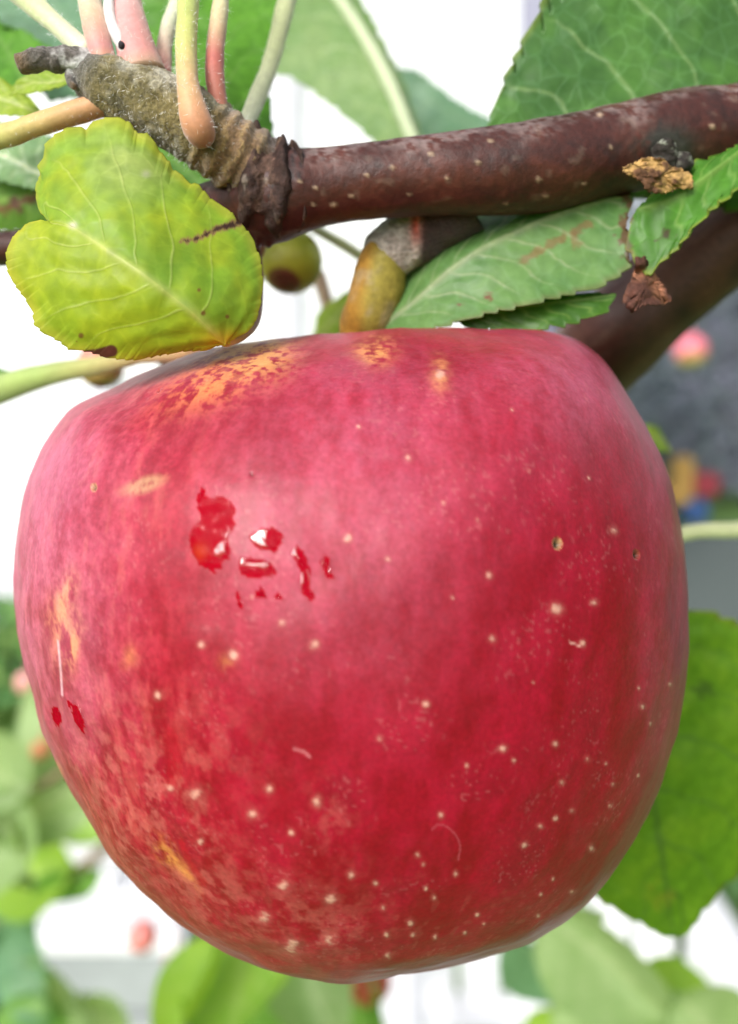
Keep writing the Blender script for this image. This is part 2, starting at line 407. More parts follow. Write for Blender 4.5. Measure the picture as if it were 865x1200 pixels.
xx, yy, zz = w_ @ A_RT, w_ @ A_UP, w_ @ av
Rs = AD * np.hypot(xx, yy); psi = np.arctan2(xx, yy)
o_ = np.argsort(psi); psi, Rs = psi[o_], Rs[o_]
psi3 = np.r_[psi - 2 * np.pi, psi, psi + 2 * np.pi]; R3 = np.r_[Rs, Rs, Rs]
TT = np.linspace(0, np.pi, 181)
PG = np.linspace(-np.pi, np.pi, 361)
def smoothw(a, k):                                    # running mean on a closed curve
    b = np.r_[a[:-1][-k:], a, a[1:k + 1]]; return np.convolve(b, np.ones(2 * k + 1) / (2 * k + 1), 'valid')
RG0 = smoothw(np.interp(PG, psi3, R3), 3); RG = RG0.copy()
def apple_R(th, cph, sph):
    x, y = np.sin(th) * cph, np.cos(th)               # components across the line of sight
    m2 = np.clip(x * x + y * y, 0, 1)
    side = np.interp(np.arctan2(x, y), PG, RG)
    mean = (np.interp(th, PG, RG0) + np.interp(-th, PG, RG0)) / 2
    r = side * m2 + mean * (1 - m2)
    r = r * (1 - 0.42 * np.exp(-(th / 0.17) ** 2)) * (1 - 0.20 * np.exp(-((np.pi - th) / 0.14) ** 2))
    ph = np.arctan2(sph, cph)
    return r * (1 + 0.004 * np.sin(5 * ph + 0.6) * sst(1.6, 2.7, th) * sst(3.14, 2.8, th) + 0.003 * np.sin(3 * ph + 1))
def apple_pt(th, ph):
    c, s = np.cos(ph), np.sin(ph)                     # ph 0 = right, pi/2 = towards the lens
    r = apple_R(th, c, s)
    d = np.sin(th)[..., None] * (c[..., None] * A_RT + s[..., None] * A_FR) + np.cos(th)[..., None] * A_UP
    return AC + d * r[..., None]
for it in range(5):                                   # make the round body meet the outline as the lens sees it
    th, ph = np.meshgrid(np.linspace(0.02, 3.12, 260), np.linspace(0, 2 * np.pi, 421), indexing='ij')
    q = (apple_pt(th, ph) - CAM).reshape(-1, 3); q /= np.linalg.norm(q, axis=1)[:, None]
    a, b = q @ A_RT, q @ A_UP; rr = AD * np.hypot(a, b); pp = np.arctan2(a, b)
    bins = np.clip(((pp + np.pi) / (2 * np.pi) * 180).astype(int), 0, 179); mx = np.zeros(180); np.maximum.at(mx, bins, rr)
    bc = (np.arange(180) + 0.5) / 180 * 2 * np.pi - np.pi
    ratio = np.interp(bc, psi3, R3) / mx
    b3 = np.r_[bc - 2 * np.pi, bc, bc + 2 * np.pi]; r3 = np.r_[ratio, ratio, ratio]
    RG = np.clip(RG * smoothw(np.interp(PG, b3, r3), 3), RG0 * 0.93, RG0 * 1.10)
def apple_hit(px, py):
    """first point of the skin along the ray through a photo pixel (arrays); also its outward normal"""
    px, py = np.asarray(px, float), np.asarray(py, float)
    d = np.stack([P(a, b, 1.0) - CAM for a, b in zip(px.ravel(), py.ravel())]); d /= np.linalg.norm(d, axis=1)[:, None]
    def outside(t):
        q = CAM + d * t[:, None] - AC; r = np.linalg.norm(q, axis=1)
        y = q @ A_UP; x = q @ A_RT; z = q @ A_FR; h = np.hypot(x, z) + 1e-9
        return r - apple_R(np.arccos(np.clip(y / r, -1, 1)), x / h, z / h)
    lo = np.full(len(d), 0.05); hi = np.full(len(d), np.nan)
    prev = lo.copy()
    for t in np.linspace(0.052, 0.12, 90):
        tt = np.full(len(d), t); ins = (outside(tt) < 0) & np.isnan(hi)
        hi[ins] = t; lo[ins] = prev[ins]; prev[:] = t
    hi = np.where(np.isnan(hi), 0.105, hi); lo = np.where(lo == 0.05, 0.1, lo)
    for _ in range(30):
        m = (lo + hi) / 2; o = outside(m) > 0; lo = np.where(o, m, lo); hi = np.where(o, hi, m)
    q = CAM + d * lo[:, None]; u = (q - AC) / np.linalg.norm(q - AC, axis=1)[:, None]
    return q + u * ((fbm(u[:, 0] * 5, u[:, 1] * 5, u[:, 2] * 5, 3) - 0.5) * 0.0007)[:, None]
WET = {'a': [(130,40),(150,40),(155,80),(200,92),(245,90),(285,120),(300,170),(298,225),(270,250),(262,300),(272,330),(250,400),(195,437),(130,400),(95,330),(85,270),(110,210),(130,180),(125,110)],
 'b': [(360,275),(400,245),(465,225),(520,260),(510,300),(480,335),(420,335),(385,310)],
 'c': [(310,400),(330,365),(450,385),(485,430),(470,465),(400,460),(320,445)],
 'd': [(560,360),(590,310),(620,350),(640,430),(640,500),(670,555),(640,570),(600,520),(605,430),(580,395)],
 'e': [(690,395),(715,355),(740,380),(732,430),(748,460),(710,465),(703,410)],
 'f': [(300,530),(322,530),(318,565),(342,600),(320,602),(305,560)],
 'g': [(388,545),(425,500),(440,552),(400,558)],
 'h': [(472,545),(500,530),(512,550),(480,557)]}
WET = {k: [(200 + x / 3.93, 560 + y / 3.93) for x, y in v] for k, v in WET.items()}
WET['i'] = [(60, 830), (68, 828), (71, 846), (66, 852)]
WET['j'] = [(80, 822), (90, 826), (100, 850), (97, 860), (88, 846)]
LENT = [(478,537,5),(620,552,3),(455,655,6),(718,622,6),(573,675,5),(652,714,8),(696,706,6),(577,749,6),(682,754,5),(499,825,6),(749,806,4),(753,828,4),(762,848,4),(785,802,4),(589,877,5),(602,891,4),
 (651,872,5),(688,889,5),(710,895,4),(445,865,4),(547,897,4),(658,917,5),(718,919,4),(715,944,4),(670,950,5),(651,959,5),(633,968,4),(614,990,5),(693,994,5),(517,955,5),(490,1002,4),(496,1013,4),
 (534,1024,4),(440,1035,5),(499,1041,4),(509,1052,4),(449,1064,5),(481,1081,5),(453,1095,6),(484,1096,4),(510,1098,4),(559,1072,4),(567,1083,3),(545,1093,4),(634,1048,4),(648,1030,4),(670,1045,4),
 (631,1073,4),(454,1120,5),(748,909,4),(408,630,8),(331,730,6),(369,756,7),(236,756,7),(273,768,9),(185,815,7),(315,924,7),(296,955,8),(200,923,8),(230,930,11),(341,976,6),(372,939,9),(235,986,7),
 (412,1025,6),(332,1038,10),(310,1076,9),(387,1052,9),(385,1102,10),(342,1108,12),(515,440,9),(295,700,3),(560,610,3),(530,700,3),(625,800,3),(520,590,3),(420,500,4),(600,480,3),(690,560,3)]
nth, nph = 660, 1120
thv = np.linspace(0.0, np.pi, nth)
phv = np.r_[np.linspace(-0.3, np.pi + 0.3, 900, endpoint=False), np.linspace(np.pi + 0.3, 2 * np.pi - 0.3, nph - 900, endpoint=False)]
TH, PH = np.meshgrid(thv, phv, indexing='ij')
V = apple_pt(TH, PH)
dirn = (V - AC) / np.linalg.norm(V - AC, axis=-1)[..., None]
lump = fbm(dirn[..., 0] * 5, dirn[..., 1] * 5, dirn[..., 2] * 5, 3) - 0.5
V = V + dirn * (lump * 0.0007)[..., None]
px, py, dd = proj(V.reshape(-1, 3)); px, py = px.reshape(TH.shape), py.reshape(TH.shape)
view = CAM - V; view /= np.linalg.norm(view, axis=-1)[..., None]
front = (dirn * view).sum(-1) > 0.02
cx_, sx_ = np.cos(PH), np.sin(PH)
stA = fbm(cx_ * 8 + 1.2 * dirn[..., 2], sx_ * 8, TH * 3.2, 5, 0.62)
stB = fbm(cx_ * 30 + 3, sx_ * 30, TH * 10, 5, 0.62)
blot = fbm(dirn[..., 0] * 7, dirn[..., 1] * 7, dirn[..., 2] * 7, 5, 0.6)
fine = fbm(dirn[..., 0] * 60, dirn[..., 1] * 60, dirn[..., 2] * 60, 4, 0.6)
warp = 40 * (fbm(dirn[..., 0] * 9, dirn[..., 1] * 9 + 7, dirn[..., 2] * 9, 4, 0.6) - 0.5)
c = mixc(np.broadcast_to(np.array([0.215, 0.0003, 0.0075]), V.shape), [0.31, 0.0016, 0.019], sst(0.38, 0.62, 0.4 * stA + 0.25 * stB + 0.35 * blot))
c = mixc(c, [0.15, 0.0003, 0.005], 0.5 * sst(0.48, 0.66, stA) * sst(0.40, 0.6, blot))
fx = np.where(front, px, 411 + 400 * cx_)
left = sst(380, 60, fx + warp)                                        # the cheek that stayed paler
c = mixc(c, [0.48, 0.035, 0.05], 0.36 * left * sst(0.42, 0.62, stB * 0.6 + fine * 0.4))
fl = sst(0.53, 0.66, 0.55 * stB + 0.45 * fbm(cx_ * 55, sx_ * 55, TH * 16, 3)) * sst(300, 90, fx + warp)
c = mixc(c, [0.55, 0.18, 0.10], 0.17 * fl)
def blobm(x, y, rx, ry, ang=0.0, wob=1.0):
    a = math.radians(ang); dx, dy = px + warp * 0.35 * wob - x, py - warp * 0.3 * wob - y
    u, v = dx * math.cos(a) + dy * math.sin(a), -dx * math.sin(a) + dy * math.cos(a)
    return np.where(front, np.exp(-((u / rx) ** 2 + (v / ry) ** 2)), 0)
# pale mottling low on the left cheek
net = sst(0.44, 0.66, fbm(dirn[..., 0] * 26, dirn[..., 1] * 26, dirn[..., 2] * 26 + 40, 4, 0.65))
zone = np.clip(blobm(170, 960, 75, 130, 35, 1) * 1.1 + 0.7 * blobm(360, 1085, 85, 45, 0, 1) + blobm(110, 880, 50, 90, 20) * 0.8 + blobm(390, 960, 30, 40, -20) * 0.6 + blobm(250, 1050, 60, 50) * 0.8 + blobm(290, 430, 90, 40) * 0.5, 0, 1)
c = mixc(c, [0.54, 0.16, 0.13], 0.34 * net * zone)
c = mixc(c, [0.64, 0.20, 0.05], np.clip(1.3 * blobm(262, 438, 60, 24, -25) * sst(0.42, 0.55, stB * 0.5 + fine * 0.5), 0, 0.9))
c = mixc(c, [0.66, 0.33, 0.08], np.clip(1.2 * blobm(300, 415, 34, 22, 0) * sst(0.40, 0.52, fine), 0, 0.85))
for (x, y, rx, ry, a, k) in [(440,412,20,14,0,.7),(78,705,7,26,5,.9),(88,755,8,24,10,.9),(74,735,16,40,0,.6),(152,770,8,12,0,.22),(192,1003,9,18,-35,.5),(212,1022,7,24,-40,.4),(268,772,8,12,30,.25),(515,440,9,20,0,.5),(770,480,20,60,-20,.0),(65,905,6,12,0,.6)]:
    c = mixc(c, [0.66, 0.30, 0.06], np.clip(k * 1.5 * blobm(x, y, rx, ry, a, 1.6) * sst(0.34, 0.62, 0.5 * fine + 0.5 * stB), 0, 0.85))
c = mixc(c, [0.38, 0.20, 0.09], np.clip(1.6 * blobm(166, 570, 27, 9, -18, .5) - 0.25, 0, 0.85) * sst(0.3, 0.5, fine))
# whitish wax, plus sky sheen and rim glow painted into its colour
bloom_sheen = 0.01 + 0.25 * np.where(front, np.exp(-((px - 395) / 165) ** 2 - ((py - 590) / 200) ** 2), 0.2) + 0.52 * sst(200, 30, fx + warp) * sst(1010, 760, py) + 0.07 * sst(640, 470, py) + 0.16 * sst(720, 790, fx)
bloom_sheen = bloom_sheen + 0.28 * blobm(690, 440, 60, 75, 35) + 0.10 * blobm(600, 420, 90, 40, 0)
bloom_sheen = bloom_sheen * (0.38 + 0.72 * sst(0.3, 0.68, blot * 0.45 + stB * 0.3 + fine * 0.25))
wet = np.zeros(TH.shape)
for poly in WET.values():
    wet = np.maximum(wet, (inpoly(px + (fine - .5) * 12, py + (fine - .5) * 10, poly) & front).astype(float))
bloom_sheen = bloom_sheen * (1 - 0.95 * wet)
c = mixc(c, [0.58, 0.19, 0.31], np.clip(bloom_sheen, 0, 0.62))
c = mixc(c, [0.27, 0.0005, 0.009], 0.92 * wet)
c = mixc(c, [0.4, 0.05, 0.012], np.clip(0.6 * blobm(235, 646, 8, 9, 0, .3), 0, 0.5))
# pale dots, holes, scratches
spk = sst(0.73, 0.80, vnoise(dirn[..., 0] * 130, dirn[..., 1] * 130, dirn[..., 2] * 130)) * sst(0.45, 0.6, blot)
c = mixc(c, [0.55, 0.20, 0.20], 0.16 * spk * (1 - wet))
dot = np.zeros(TH.shape)
for (x, y, r) in LENT:
    r = r * (0.82 + 0.14 * math.sin(x * 3.1 + y))
    q = np.hypot((px - x) * (1 + 0.1 * math.sin(x)), py - y) + (fine - 0.5) * r * 1.3
    dot = np.maximum(dot, np.where(front, 0.72 * sst(r * 0.85, r * 0.10, q) + 0.16 * sst(r * 1.9, 0, q), 0))
for _ in range(120):                                                  # the far side has its dots too
    t_, p_ = math.acos(1 - 2 * (0.25 + 0.7 * random.random())), random.uniform(math.pi, 2 * math.pi)
    d0 = math.sin(t_) * (math.cos(p_) * A_RT + math.sin(p_) * A_FR) + math.cos(t_) * A_UP
    dot = np.maximum(dot, np.where(front, 0, sst(0.017, 0.004, np.arccos(np.clip(dirn @ d0, -1, 1)))))
c = mixc(c, [0.60, 0.32, 0.25], np.clip(dot, 0, 0.85))
lowdots = sst(0.70, 0.78, vnoise(cx_ * 45, sx_ * 45, TH * 40)) * sst(1.9, 2.4, TH)
c = mixc(c, [0.62, 0.28, 0.2], 0.07 * lowdots)
pit = np.zeros(TH.shape)
for (x, y, r0, ring) in [(653.5, 637, 5.4, 0.6), (746, 650, 4.2, 0.1), (110, 571, 3.4, .5), (295, 556, 1.4, 0), (186, 458, 1.5, 0)]:
    q = np.hypot((px - x) * 1.25, py - y)
    if ring: c = mixc(c, [0.62, 0.42, 0.2], np.where(front, ring * sst(r0 + 2.6, r0 + 0.6, q), 0))
    k = np.where(front, sst(r0 + 0.8, r0 - 1.2, q), 0); c = mixc(c, [0.035, 0.03, 0.015], 0.92 * k); pit = np.maximum(pit, k)
def stroke(pts, wd, colr, k):
    global c
    q = spline(np.array(pts, float), 60); d = np.full(TH.shape, 1e3)
    m = front & (px > q[:, 0].min() - 9) & (px < q[:, 0].max() + 9) & (py > q[:, 1].min() - 9) & (py < q[:, 1].max() + 9)
    dm = np.min(np.hypot(px[m][:, None] - q[:, 0], py[m][:, None] - q[:, 1]), 1); d[m] = dm
    c = mixc(c, colr, k * sst(wd, wd * 0.3, d))
stroke([(506, 972), (516, 966), (530, 974), (539, 990), (537, 1008)], 1.5, [0.6, 0.16, 0.2], 0.25)
stroke([(667, 752), (674, 755), (680, 757)], 1.6, [0.75, 0.4, 0.35], 0.7)
stroke([(68, 752), (71, 785), (73, 815)], 2.0, [0.75, 0.5, 0.56], 0.55)
stroke([(345, 878), (356, 881), (363, 887)], 3.0, [0.65, 0.26, 0.28], 0.3)
stroke([(212, 985), (222, 1010), (240, 1035)], 5.0, [0.36, 0.002, 0.012], 0.5)
stroke([(200, 860), (205, 890), (203, 915)], 13.0, [0.36, 0.002, 0.012], 0.3)
c = mixc(c, [0.42, 0.28, 0.08], sst(0.42, 0.1, TH))                  # russet in the stalk hollow
V = V + dirn * ((dot * 0.00004) - pit * 0.0005)[..., None]
wax = np.clip(bloom_sheen * 1.6, 0, 1) * (1 - wet)
apple = thing('apple', AC - A_UP * 0.034, 'large ripe red apple with pale dots hanging under the branch', 'apple')
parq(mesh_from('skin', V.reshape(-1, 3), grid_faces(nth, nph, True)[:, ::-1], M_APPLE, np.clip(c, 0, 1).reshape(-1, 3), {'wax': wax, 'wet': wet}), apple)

# wet spots: thin domes of water lying on the skin
lab = {'a': 'largest wet blotch on the red apple, shaped like a comma', 'b': 'wet patch with a broad white glint right of the largest blotch', 'c': 'flat wide water smear just below the broad glint',
       'd': 'long crooked trickle of water on the apple, right of the smear', 'e': 'short water trickle, the rightmost of the wet marks', 'f': 'tiny water streak below the largest blotch',
       'g': 'small three-cornered water speck under the smear', 'h': 'tiny oval water speck between smear and long trickle', 'i': 'small drop on the pale edge of the apple', 'j': 'elongated drop under the orange streak at the apple edge'}
def FL(hit, cen, pl, f, k0):
    f = [tuple(q) for q in f] + [tuple(range(k0, k0 + 60))]
    area = np.sum(pl[:, 0] * np.roll(pl[:, 1], -1) - np.roll(pl[:, 0], -1) * pl[:, 1])   # >0: clockwise as the lens sees it
    return f if area < 0 else [q[::-1] for q in f]
def drop(name, poly, mat, grow, jit, hmax, hk):
    pl = resample(np.array(poly + [poly[0]]), 61)[:-1]
    pl = pl + rng.normal(size=pl.shape) * jit
    cen = pl.mean(0); pl = cen + (pl - cen) * grow; nr = 11
    rs = np.linspace(1, 0.04, nr); g = cen + (pl - cen) * rs[:, None, None]
    hit = apple_hit(g[..., 0].ravel(), g[..., 1].ravel()).reshape(nr, 60, 3)
    nrm = hit - AC; nrm /= np.linalg.norm(nrm, axis=-1)[..., None]
    size = np.sqrt(np.ptp(pl[:, 0]) * np.ptp(pl[:, 1])) * 0.07 / F
    hgt = min(hmax, size * hk); prof = (1 - rs ** 6) ** 0.8
    wob = 0.55 + 0.9 * fbm(g[..., 0] / 7, g[..., 1] / 7, g[..., 0] * 0 + 3, 3)
    v = hit + nrm * ((0.00006 if mat is M_WATER else 0.00014) + hgt * prof[:, None] * wob)[..., None]
    v[0] = hit[0] - nrm[0] * 0.00003
    return mesh_from(name, v.reshape(-1, 3), FL(hit, cen, pl, grid_faces(nr, 60, True), (nr - 1) * 60), mat)
GLINT_BEADS = {'a': [[(195,340),(215,310),(240,290),(250,300),(255,340),(225,368),(203,365)], [(246,268),(262,252),(290,242),(270,262),(255,282)]],
 'b': [[(365,275),(400,250),(440,230),(450,260),(440,300),(455,325),(420,330),(385,305)]], 'c': [[(318,395),(332,365),(345,385),(335,405)], [(345,395),(400,395),(450,385),(458,408),(430,425),(400,410),(350,408)]],
 'd': [[(602,430),(613,438),(612,495),(599,498)], [(566,325),(581,325),(579,365),(558,362)], [(625,415),(634,425),(645,480),(636,470)]], 'e': [[(690,395),(708,378),(702,405)], [(722,405),(730,410),(738,445),(729,440)]]}
for key, poly in WET.items():
    o = drop('water_drop', poly, M_WATER, 1.12, 0.8 if key not in 'ij' else 0.2, 0.00009, 0.04)
    tag(o, lab[key], 'water drop', 'wet marks on the apple')
    for bp in GLINT_BEADS.get(key, []):                                 # glints put in as shaped beads that mirror more than water
        bd = [(200 + x / 3.93, 560 + y / 3.93) for x, y in bp]
        parq(drop('glint_bead', bd, M_GLINT, 1.0, 0.25, 0.00016, 0.06), o)

# ------------------------------------------------------------------ tree: trunk, limb, branch, spur, stalks, leaves
tree_base = P(400, 760, 0.62); tree_base = np.array([tree_base[0], tree_base[1], 0.0])
tree = thing('apple_tree', tree_base, 'apple tree with dark red-brown branch and toothed green leaves', 'tree')
def frames(p):
    t = np.gradient(p, axis=0); t /= np.linalg.norm(t, axis=1)[:, None]
    u = np.zeros_like(t); a = np.cross(t[0], CF); u[0] = a / np.linalg.norm(a)
    for i in range(1, len(t)):
        q = u[i - 1] - t[i] * (u[i - 1] @ t[i]); u[i] = q / np.linalg.norm(q)
    return t, u, np.cross(t, u)
def tube(name, pts, mat, colf, nl=60, ns=24, disp=None, parent=None, px_space=True, caps=True):
    """pts: (px, py, half width px, depth) in the photograph, or (x, y, z, radius) when px_space is False"""
    q = np.array(pts, float)
    if px_space:
        q = np.array([[*P(a, b, d), h * d / F] for a, b, h, d in q])
    sp = spline(q, nl); p, r = sp[:, :3], np.maximum(sp[:, 3], 1e-5)
    t, u, w = frames(p)
    an = np.linspace(0, 2 * np.pi, ns, endpoint=False)
    nrm = u[:, None] * np.cos(an)[None, :, None] + w[:, None] * np.sin(an)[None, :, None]
    s = np.linspace(0, 1, nl)[:, None] * np.ones((1, ns))
    rr = r[:, None] * np.ones((1, ns))
    v = p[:, None] + nrm * rr[..., None]
    if disp is not None: v = v + nrm * disp(s, v, nrm, rr)[..., None]
    if caps:
        v[0] = p[0] + (v[0] - p[0]) * 0.75; v[-1] = p[-1] + (v[-1] - p[-1]) * 0.75
    X, Y, _ = proj(v.reshape(-1, 3))
    cc = colf(s, v, nrm, X.reshape(s.shape), Y.reshape(s.shape))
    o = mesh_from(name, v.reshape(-1, 3), grid_faces(nl, ns, True), mat, np.clip(np.broadcast_to(cc, v.shape), 0, 1).reshape(-1, 3),
                  extra=[list(range(ns))[::-1], [(nl - 1) * ns + j for j in range(ns)]])
    return parq(o, parent) if parent is not None else o
def n3(v, k, o=4, g=0.55, off=0.0): return fbm(v[..., 0] * k + off, v[..., 1] * k + 3, v[..., 2] * k + 8, o, g)

def seg_d(X, Y, pts):
    q = spline(np.array(pts, float), 40); d = np.full(X.shape, 1e3)
    m = (X > q[:, 0].min() - 30) & (X < q[:, 0].max() + 30) & (Y > q[:, 1].min() - 30) & (Y < q[:, 1].max() + 30)
    if m.any(): d[m] = np.min(np.hypot(X[m][:, None] - q[:, 0], Y[m][:, None] - q[:, 1]), -1)
    return d
BK = np.array([0.044, 0.0105, 0.0075]); BK2 = np.array([0.068, 0.017, 0.011]); BKD = np.array([0.022, 0.008, 0.007]); GREY = np.array([0.24, 0.19, 0.185])
BDOT = [(560,190,5),(524,209,4),(631,210,4.5),(593,239,3.5),(640,230,3.5),(716,172,4),(835,148,5),(460,196,4),(703,134,5),(685,216,3),(391,240,5),(352,212,4),(370,220,4),(412,230,4),(368,240,3),(480,228,3),(505,180,4),(430,205,3),(760,200,3),(575,165,4)]
def bark_col(s, v, nrm, X, Y):
    a = n3(v, 260); b = n3(v, 900, 4, 0.6)
    c = mixc(np.broadcast_to(BK, v.shape), BK2, sst(0.4, 0.65, a)); c = mixc(c, BKD, 0.7 * sst(0.55, 0.72, n3(v, 420, 4, 0.6, 31)))
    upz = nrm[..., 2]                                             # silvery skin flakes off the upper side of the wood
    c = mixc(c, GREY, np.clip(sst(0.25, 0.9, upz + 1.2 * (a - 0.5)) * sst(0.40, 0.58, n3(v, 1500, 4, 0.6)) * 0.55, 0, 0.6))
    c = mixc(c, [0.42, 0.34, 0.26], 0.08 * sst(0.80, 0.86, vnoise(v[..., 0] * 900, v[..., 1] * 900, v[..., 2] * 900)))
    fr = (nrm @ CF) < 0.2
    for (x, y, r) in BDOT:
        q = np.hypot(X - x, (Y - y) * 1.15) + (b - 0.5) * 3
        c = mixc(c, [0.46, 0.33, 0.22], np.where(fr, 0.6 * sst(r, r * 0.3, q), 0))
    for crack, wd in (([(347,168),(343,190),(338,215),(330,245),(322,262)], 4.0), ([(330,176),(324,200),(316,232)], 3.0), ([(356,172),(352,196),(349,214)], 2.2), ([(775,140),(770,160),(765,180)], 3.0), ([(795,150),(792,185),(800,205)], 2.4)):
        c = mixc(c, [0.008, 0.005, 0.005], np.where(fr, 0.85 * sst(wd, wd * .3, seg_d(X, Y, crack) + 5 * (b - .5)), 0))
    k = np.where(fr, np.exp(-((X - 780) / 34) ** 2 - ((Y - 172) / 24) ** 2), 0)   # old bud scar
    return mixc(c, [0.03, 0.032, 0.026], np.clip(1.4 * k * sst(0.3, 0.55, b), 0, 0.9))
def bark_disp(s, v, nrm, r):
    a = (n3(v, 90) - 0.5) * 0.0009 + (n3(v, 700, 3) - 0.5) * 0.00012
    X, Y, _ = proj(v.reshape(-1, 3)); X, Y = X.reshape(s.shape), Y.reshape(s.shape)
    fr = (nrm @ CF) < 0.2
    for (x, y, rr) in BDOT: a = a + np.where(fr, 0.00018 * sst(rr, 0, np.hypot(X - x, Y - y)), 0)
    for x in (306, 318, 330):                                     # ring scars where each year's growth began
        a = a + 0.00045 * np.exp(-((X + 0.25 * (Y - 220) - x + 10 * (n3(v, 300) - .5)) / 4.0) ** 2) * sst(.35, .7, n3(v, 260))
    return a
branch = tube('branch', [(1120,108,62,.114),(960,130,57,.104),(865,150,51,.098),(793,160,51,.096),(713,178,50,.094),(623,197,51,.092),(533,204,46,.091),(433,213,42,.091),(380,219,43,.091),(340,225,49,.091),(310,234,50,.092),(262,248,38,.094),(150,272,26,.098),(0,292,19,.102),(-170,302,15,.106)],
    M_BARK, bark_col, 520, 120, bark_disp, tree)
def limb_col(s, v, nrm, X, Y):
    c = bark_col(s, v, nrm, X, Y)
    c = mixc(c, [0.17, 0.07, 0.05], 0.55 * sst(0.3, 0.7, n3(v, 120)))
    return mixc(c, BKD, np.exp(-((X - 800) / 16) ** 2 - ((Y - 368) / 16) ** 2))
limb = tube('limb', [(1160,88,70,.118),(1010,150,62,.120),(865,268,55,.122),(775,345,55,.125),(700,415,56,.130),(600,520,52,.16),(480,660,48,.26),(420,740,40,.40),(405,800,36,.55)], M_BARK, limb_col, 260, 64,
    lambda s, v, n, r: (n3(v, 150) - 0.5) * 0.0014, tree)
tw = P(405, 770, 0.56)
tube('trunk', [(tree_base[0], tree_base[1], -0.02, 0.034), (tree_base[0] + 0.01, tree_base[1] - 0.005, 0.1, 0.024), (tree_base[0] - 0.012, tree_base[1], 0.7, 0.021), (tw[0], tw[1], tw[2] - 0.02, 0.020), (tw[0] + .005, tw[1] - 0.02, tw[2] + 0.012, 0.016)],
    M_BARK, lambda s, v, n, X, Y: mixc(np.broadcast_to(np.array([0.16, 0.12, 0.10]), v.shape), [0.28, 0.25, 0.22], n3(v, 60)), 160, 40, lambda s, v, n, r: (n3(v, 40) - 0.5) * 0.006, tree, False)

# woolly spur that carries the leaf stalks
def spur_col(s, v, nrm, X, Y):
    b = n3(v, 700, 4, 0.6)
    c = mixc(np.broadcast_to(np.array([0.17, 0.135, 0.05]), v.shape), [0.09, 0.075, 0.03], sst(0.4, 0.65, n3(v, 380)))
    c = mixc(c, [0.45, 0.43, 0.36], np.clip(0.6 * sst(0.1, 0.95, nrm[..., 2]) * sst(0.42, 0.6, b) + 0.3 * sst(0.6, .75, b), 0, 0.7))
    c = mixc(c, [0.20, 0.115, 0.06], sst(0.60, 0.74, 1 - s) * 0.85)                # ringed brown foot (s runs tip to foot reversed)
    c = mixc(c, [0.42, 0.29, 0.12], 0.45 * sst(0.60, 0.7, 1 - s) * sst(0.4, 0.95, np.sin(s * 95 + 9 * (b - .5))))
    c = mixc(c, [0.05, 0.028, 0.02], sst(0.80, 0.92, 1 - s))
    return mixc(c, [0.10, 0.09, 0.075], sst(0.2, 0.05, 1 - s))
def spur_disp(s, v, nrm, r):
    k = sst(0.58, 0.66, 1 - s) * sst(1.0, 0.93, 1 - s)
    ph = s * 95 + 5 * (n3(v, 220) - 0.5)
    return (n3(v, 260) - 0.5) * 0.0012 + (n3(v, 1100, 3) - 0.5) * 0.0004 + k * 0.00016 * np.sin(ph) * (0.4 + n3(v, 260))
spur_pts = [(316,214,38,.0915),(290,190,41,.0898),(255,168,41,.0885),(205,135,41,.0875),(150,108,36,.087),(112,92,31,.087),(92,80,20,.087)]
spur = tube('spur', spur_pts, M_SPUR, spur_col, 220, 72, spur_disp, tree)
def dead_col(s, v, n, X, Y):
    return mixc(mixc(np.broadcast_to(np.array([0.10, 0.085, 0.075]), v.shape), [0.42, 0.41, 0.40], sst(0.5, 0.62, n3(v, 600)) * sst(0.9, .2, s)), [0.14, 0.09, 0.05], sst(0.75, 0.95, s))
tube('dead_tip', [(112,80,18,.0865),(88,70,15,.086),(60,68,13,.0855),(40,69,12,.085),(20,73,9,.085)], M_SPUR, dead_col, 60, 28, lambda s, v, n, r: (n3(v, 500) - 0.5) * 0.0016, tree)
tube('dead_tip', [(86,78,9,.086),(82,92,6,.0855),(88,103,4,.085)], M_SPUR, dead_col, 24, 16, lambda s, v, n, r: (n3(v, 700) - 0.5) * 0.0008, tree)
tube('bark_collar', [(292,214,36,.0912),(304,216,48,.0906),(318,219,53,.0904),(332,221,52,.0906),(344,222,48,.091),(354,221,42,.0912)], M_DRY,
     lambda s, v, n, X, Y: mixc(mixc(np.broadcast_to(np.array([0.030, 0.014, 0.011]), v.shape), [0.10, 0.055, 0.04], sst(.5, .68, n3(v, 500))), [0.22, 0.18, 0.15], .6 * sst(.62, .72, n3(v, 900))), 70, 90,
     lambda s, v, n, r: (n3(v, 300) - 0.55) * 0.0022 + 0.0005 * np.sin(s * 24 + 6 * (n3(v, 200) - .5)) + (n3(v, 1200, 3) - .5) * .0004, tree)
# old leaf-bud beside the dry scale, lichen on it
def bud_col(s, v, n, X, Y): return mixc(np.broadcast_to(np.array([0.022, 0.017, 0.014]), v.shape), [0.20, 0.21, 0.17], sst(.5, .62, n3(v, 1100)) * sst(.2, .9, s))
tube('bud', [(772,198,14,.0915),(776,186,16,.0905),(780,174,13,.0898),(784,164,6,.0896)], M_DRY, bud_col, 40, 28, lambda s, v, n, r: (n3(v, 650) - 0.5) * 0.0016, tree)
tube('bud', [(792,200,12,.0915),(798,190,12,.0907),(800,178,5,.0904)], M_DRY, bud_col, 30, 24, lambda s, v, n, r: (n3(v, 650) - 0.5) * 0.0014, tree)
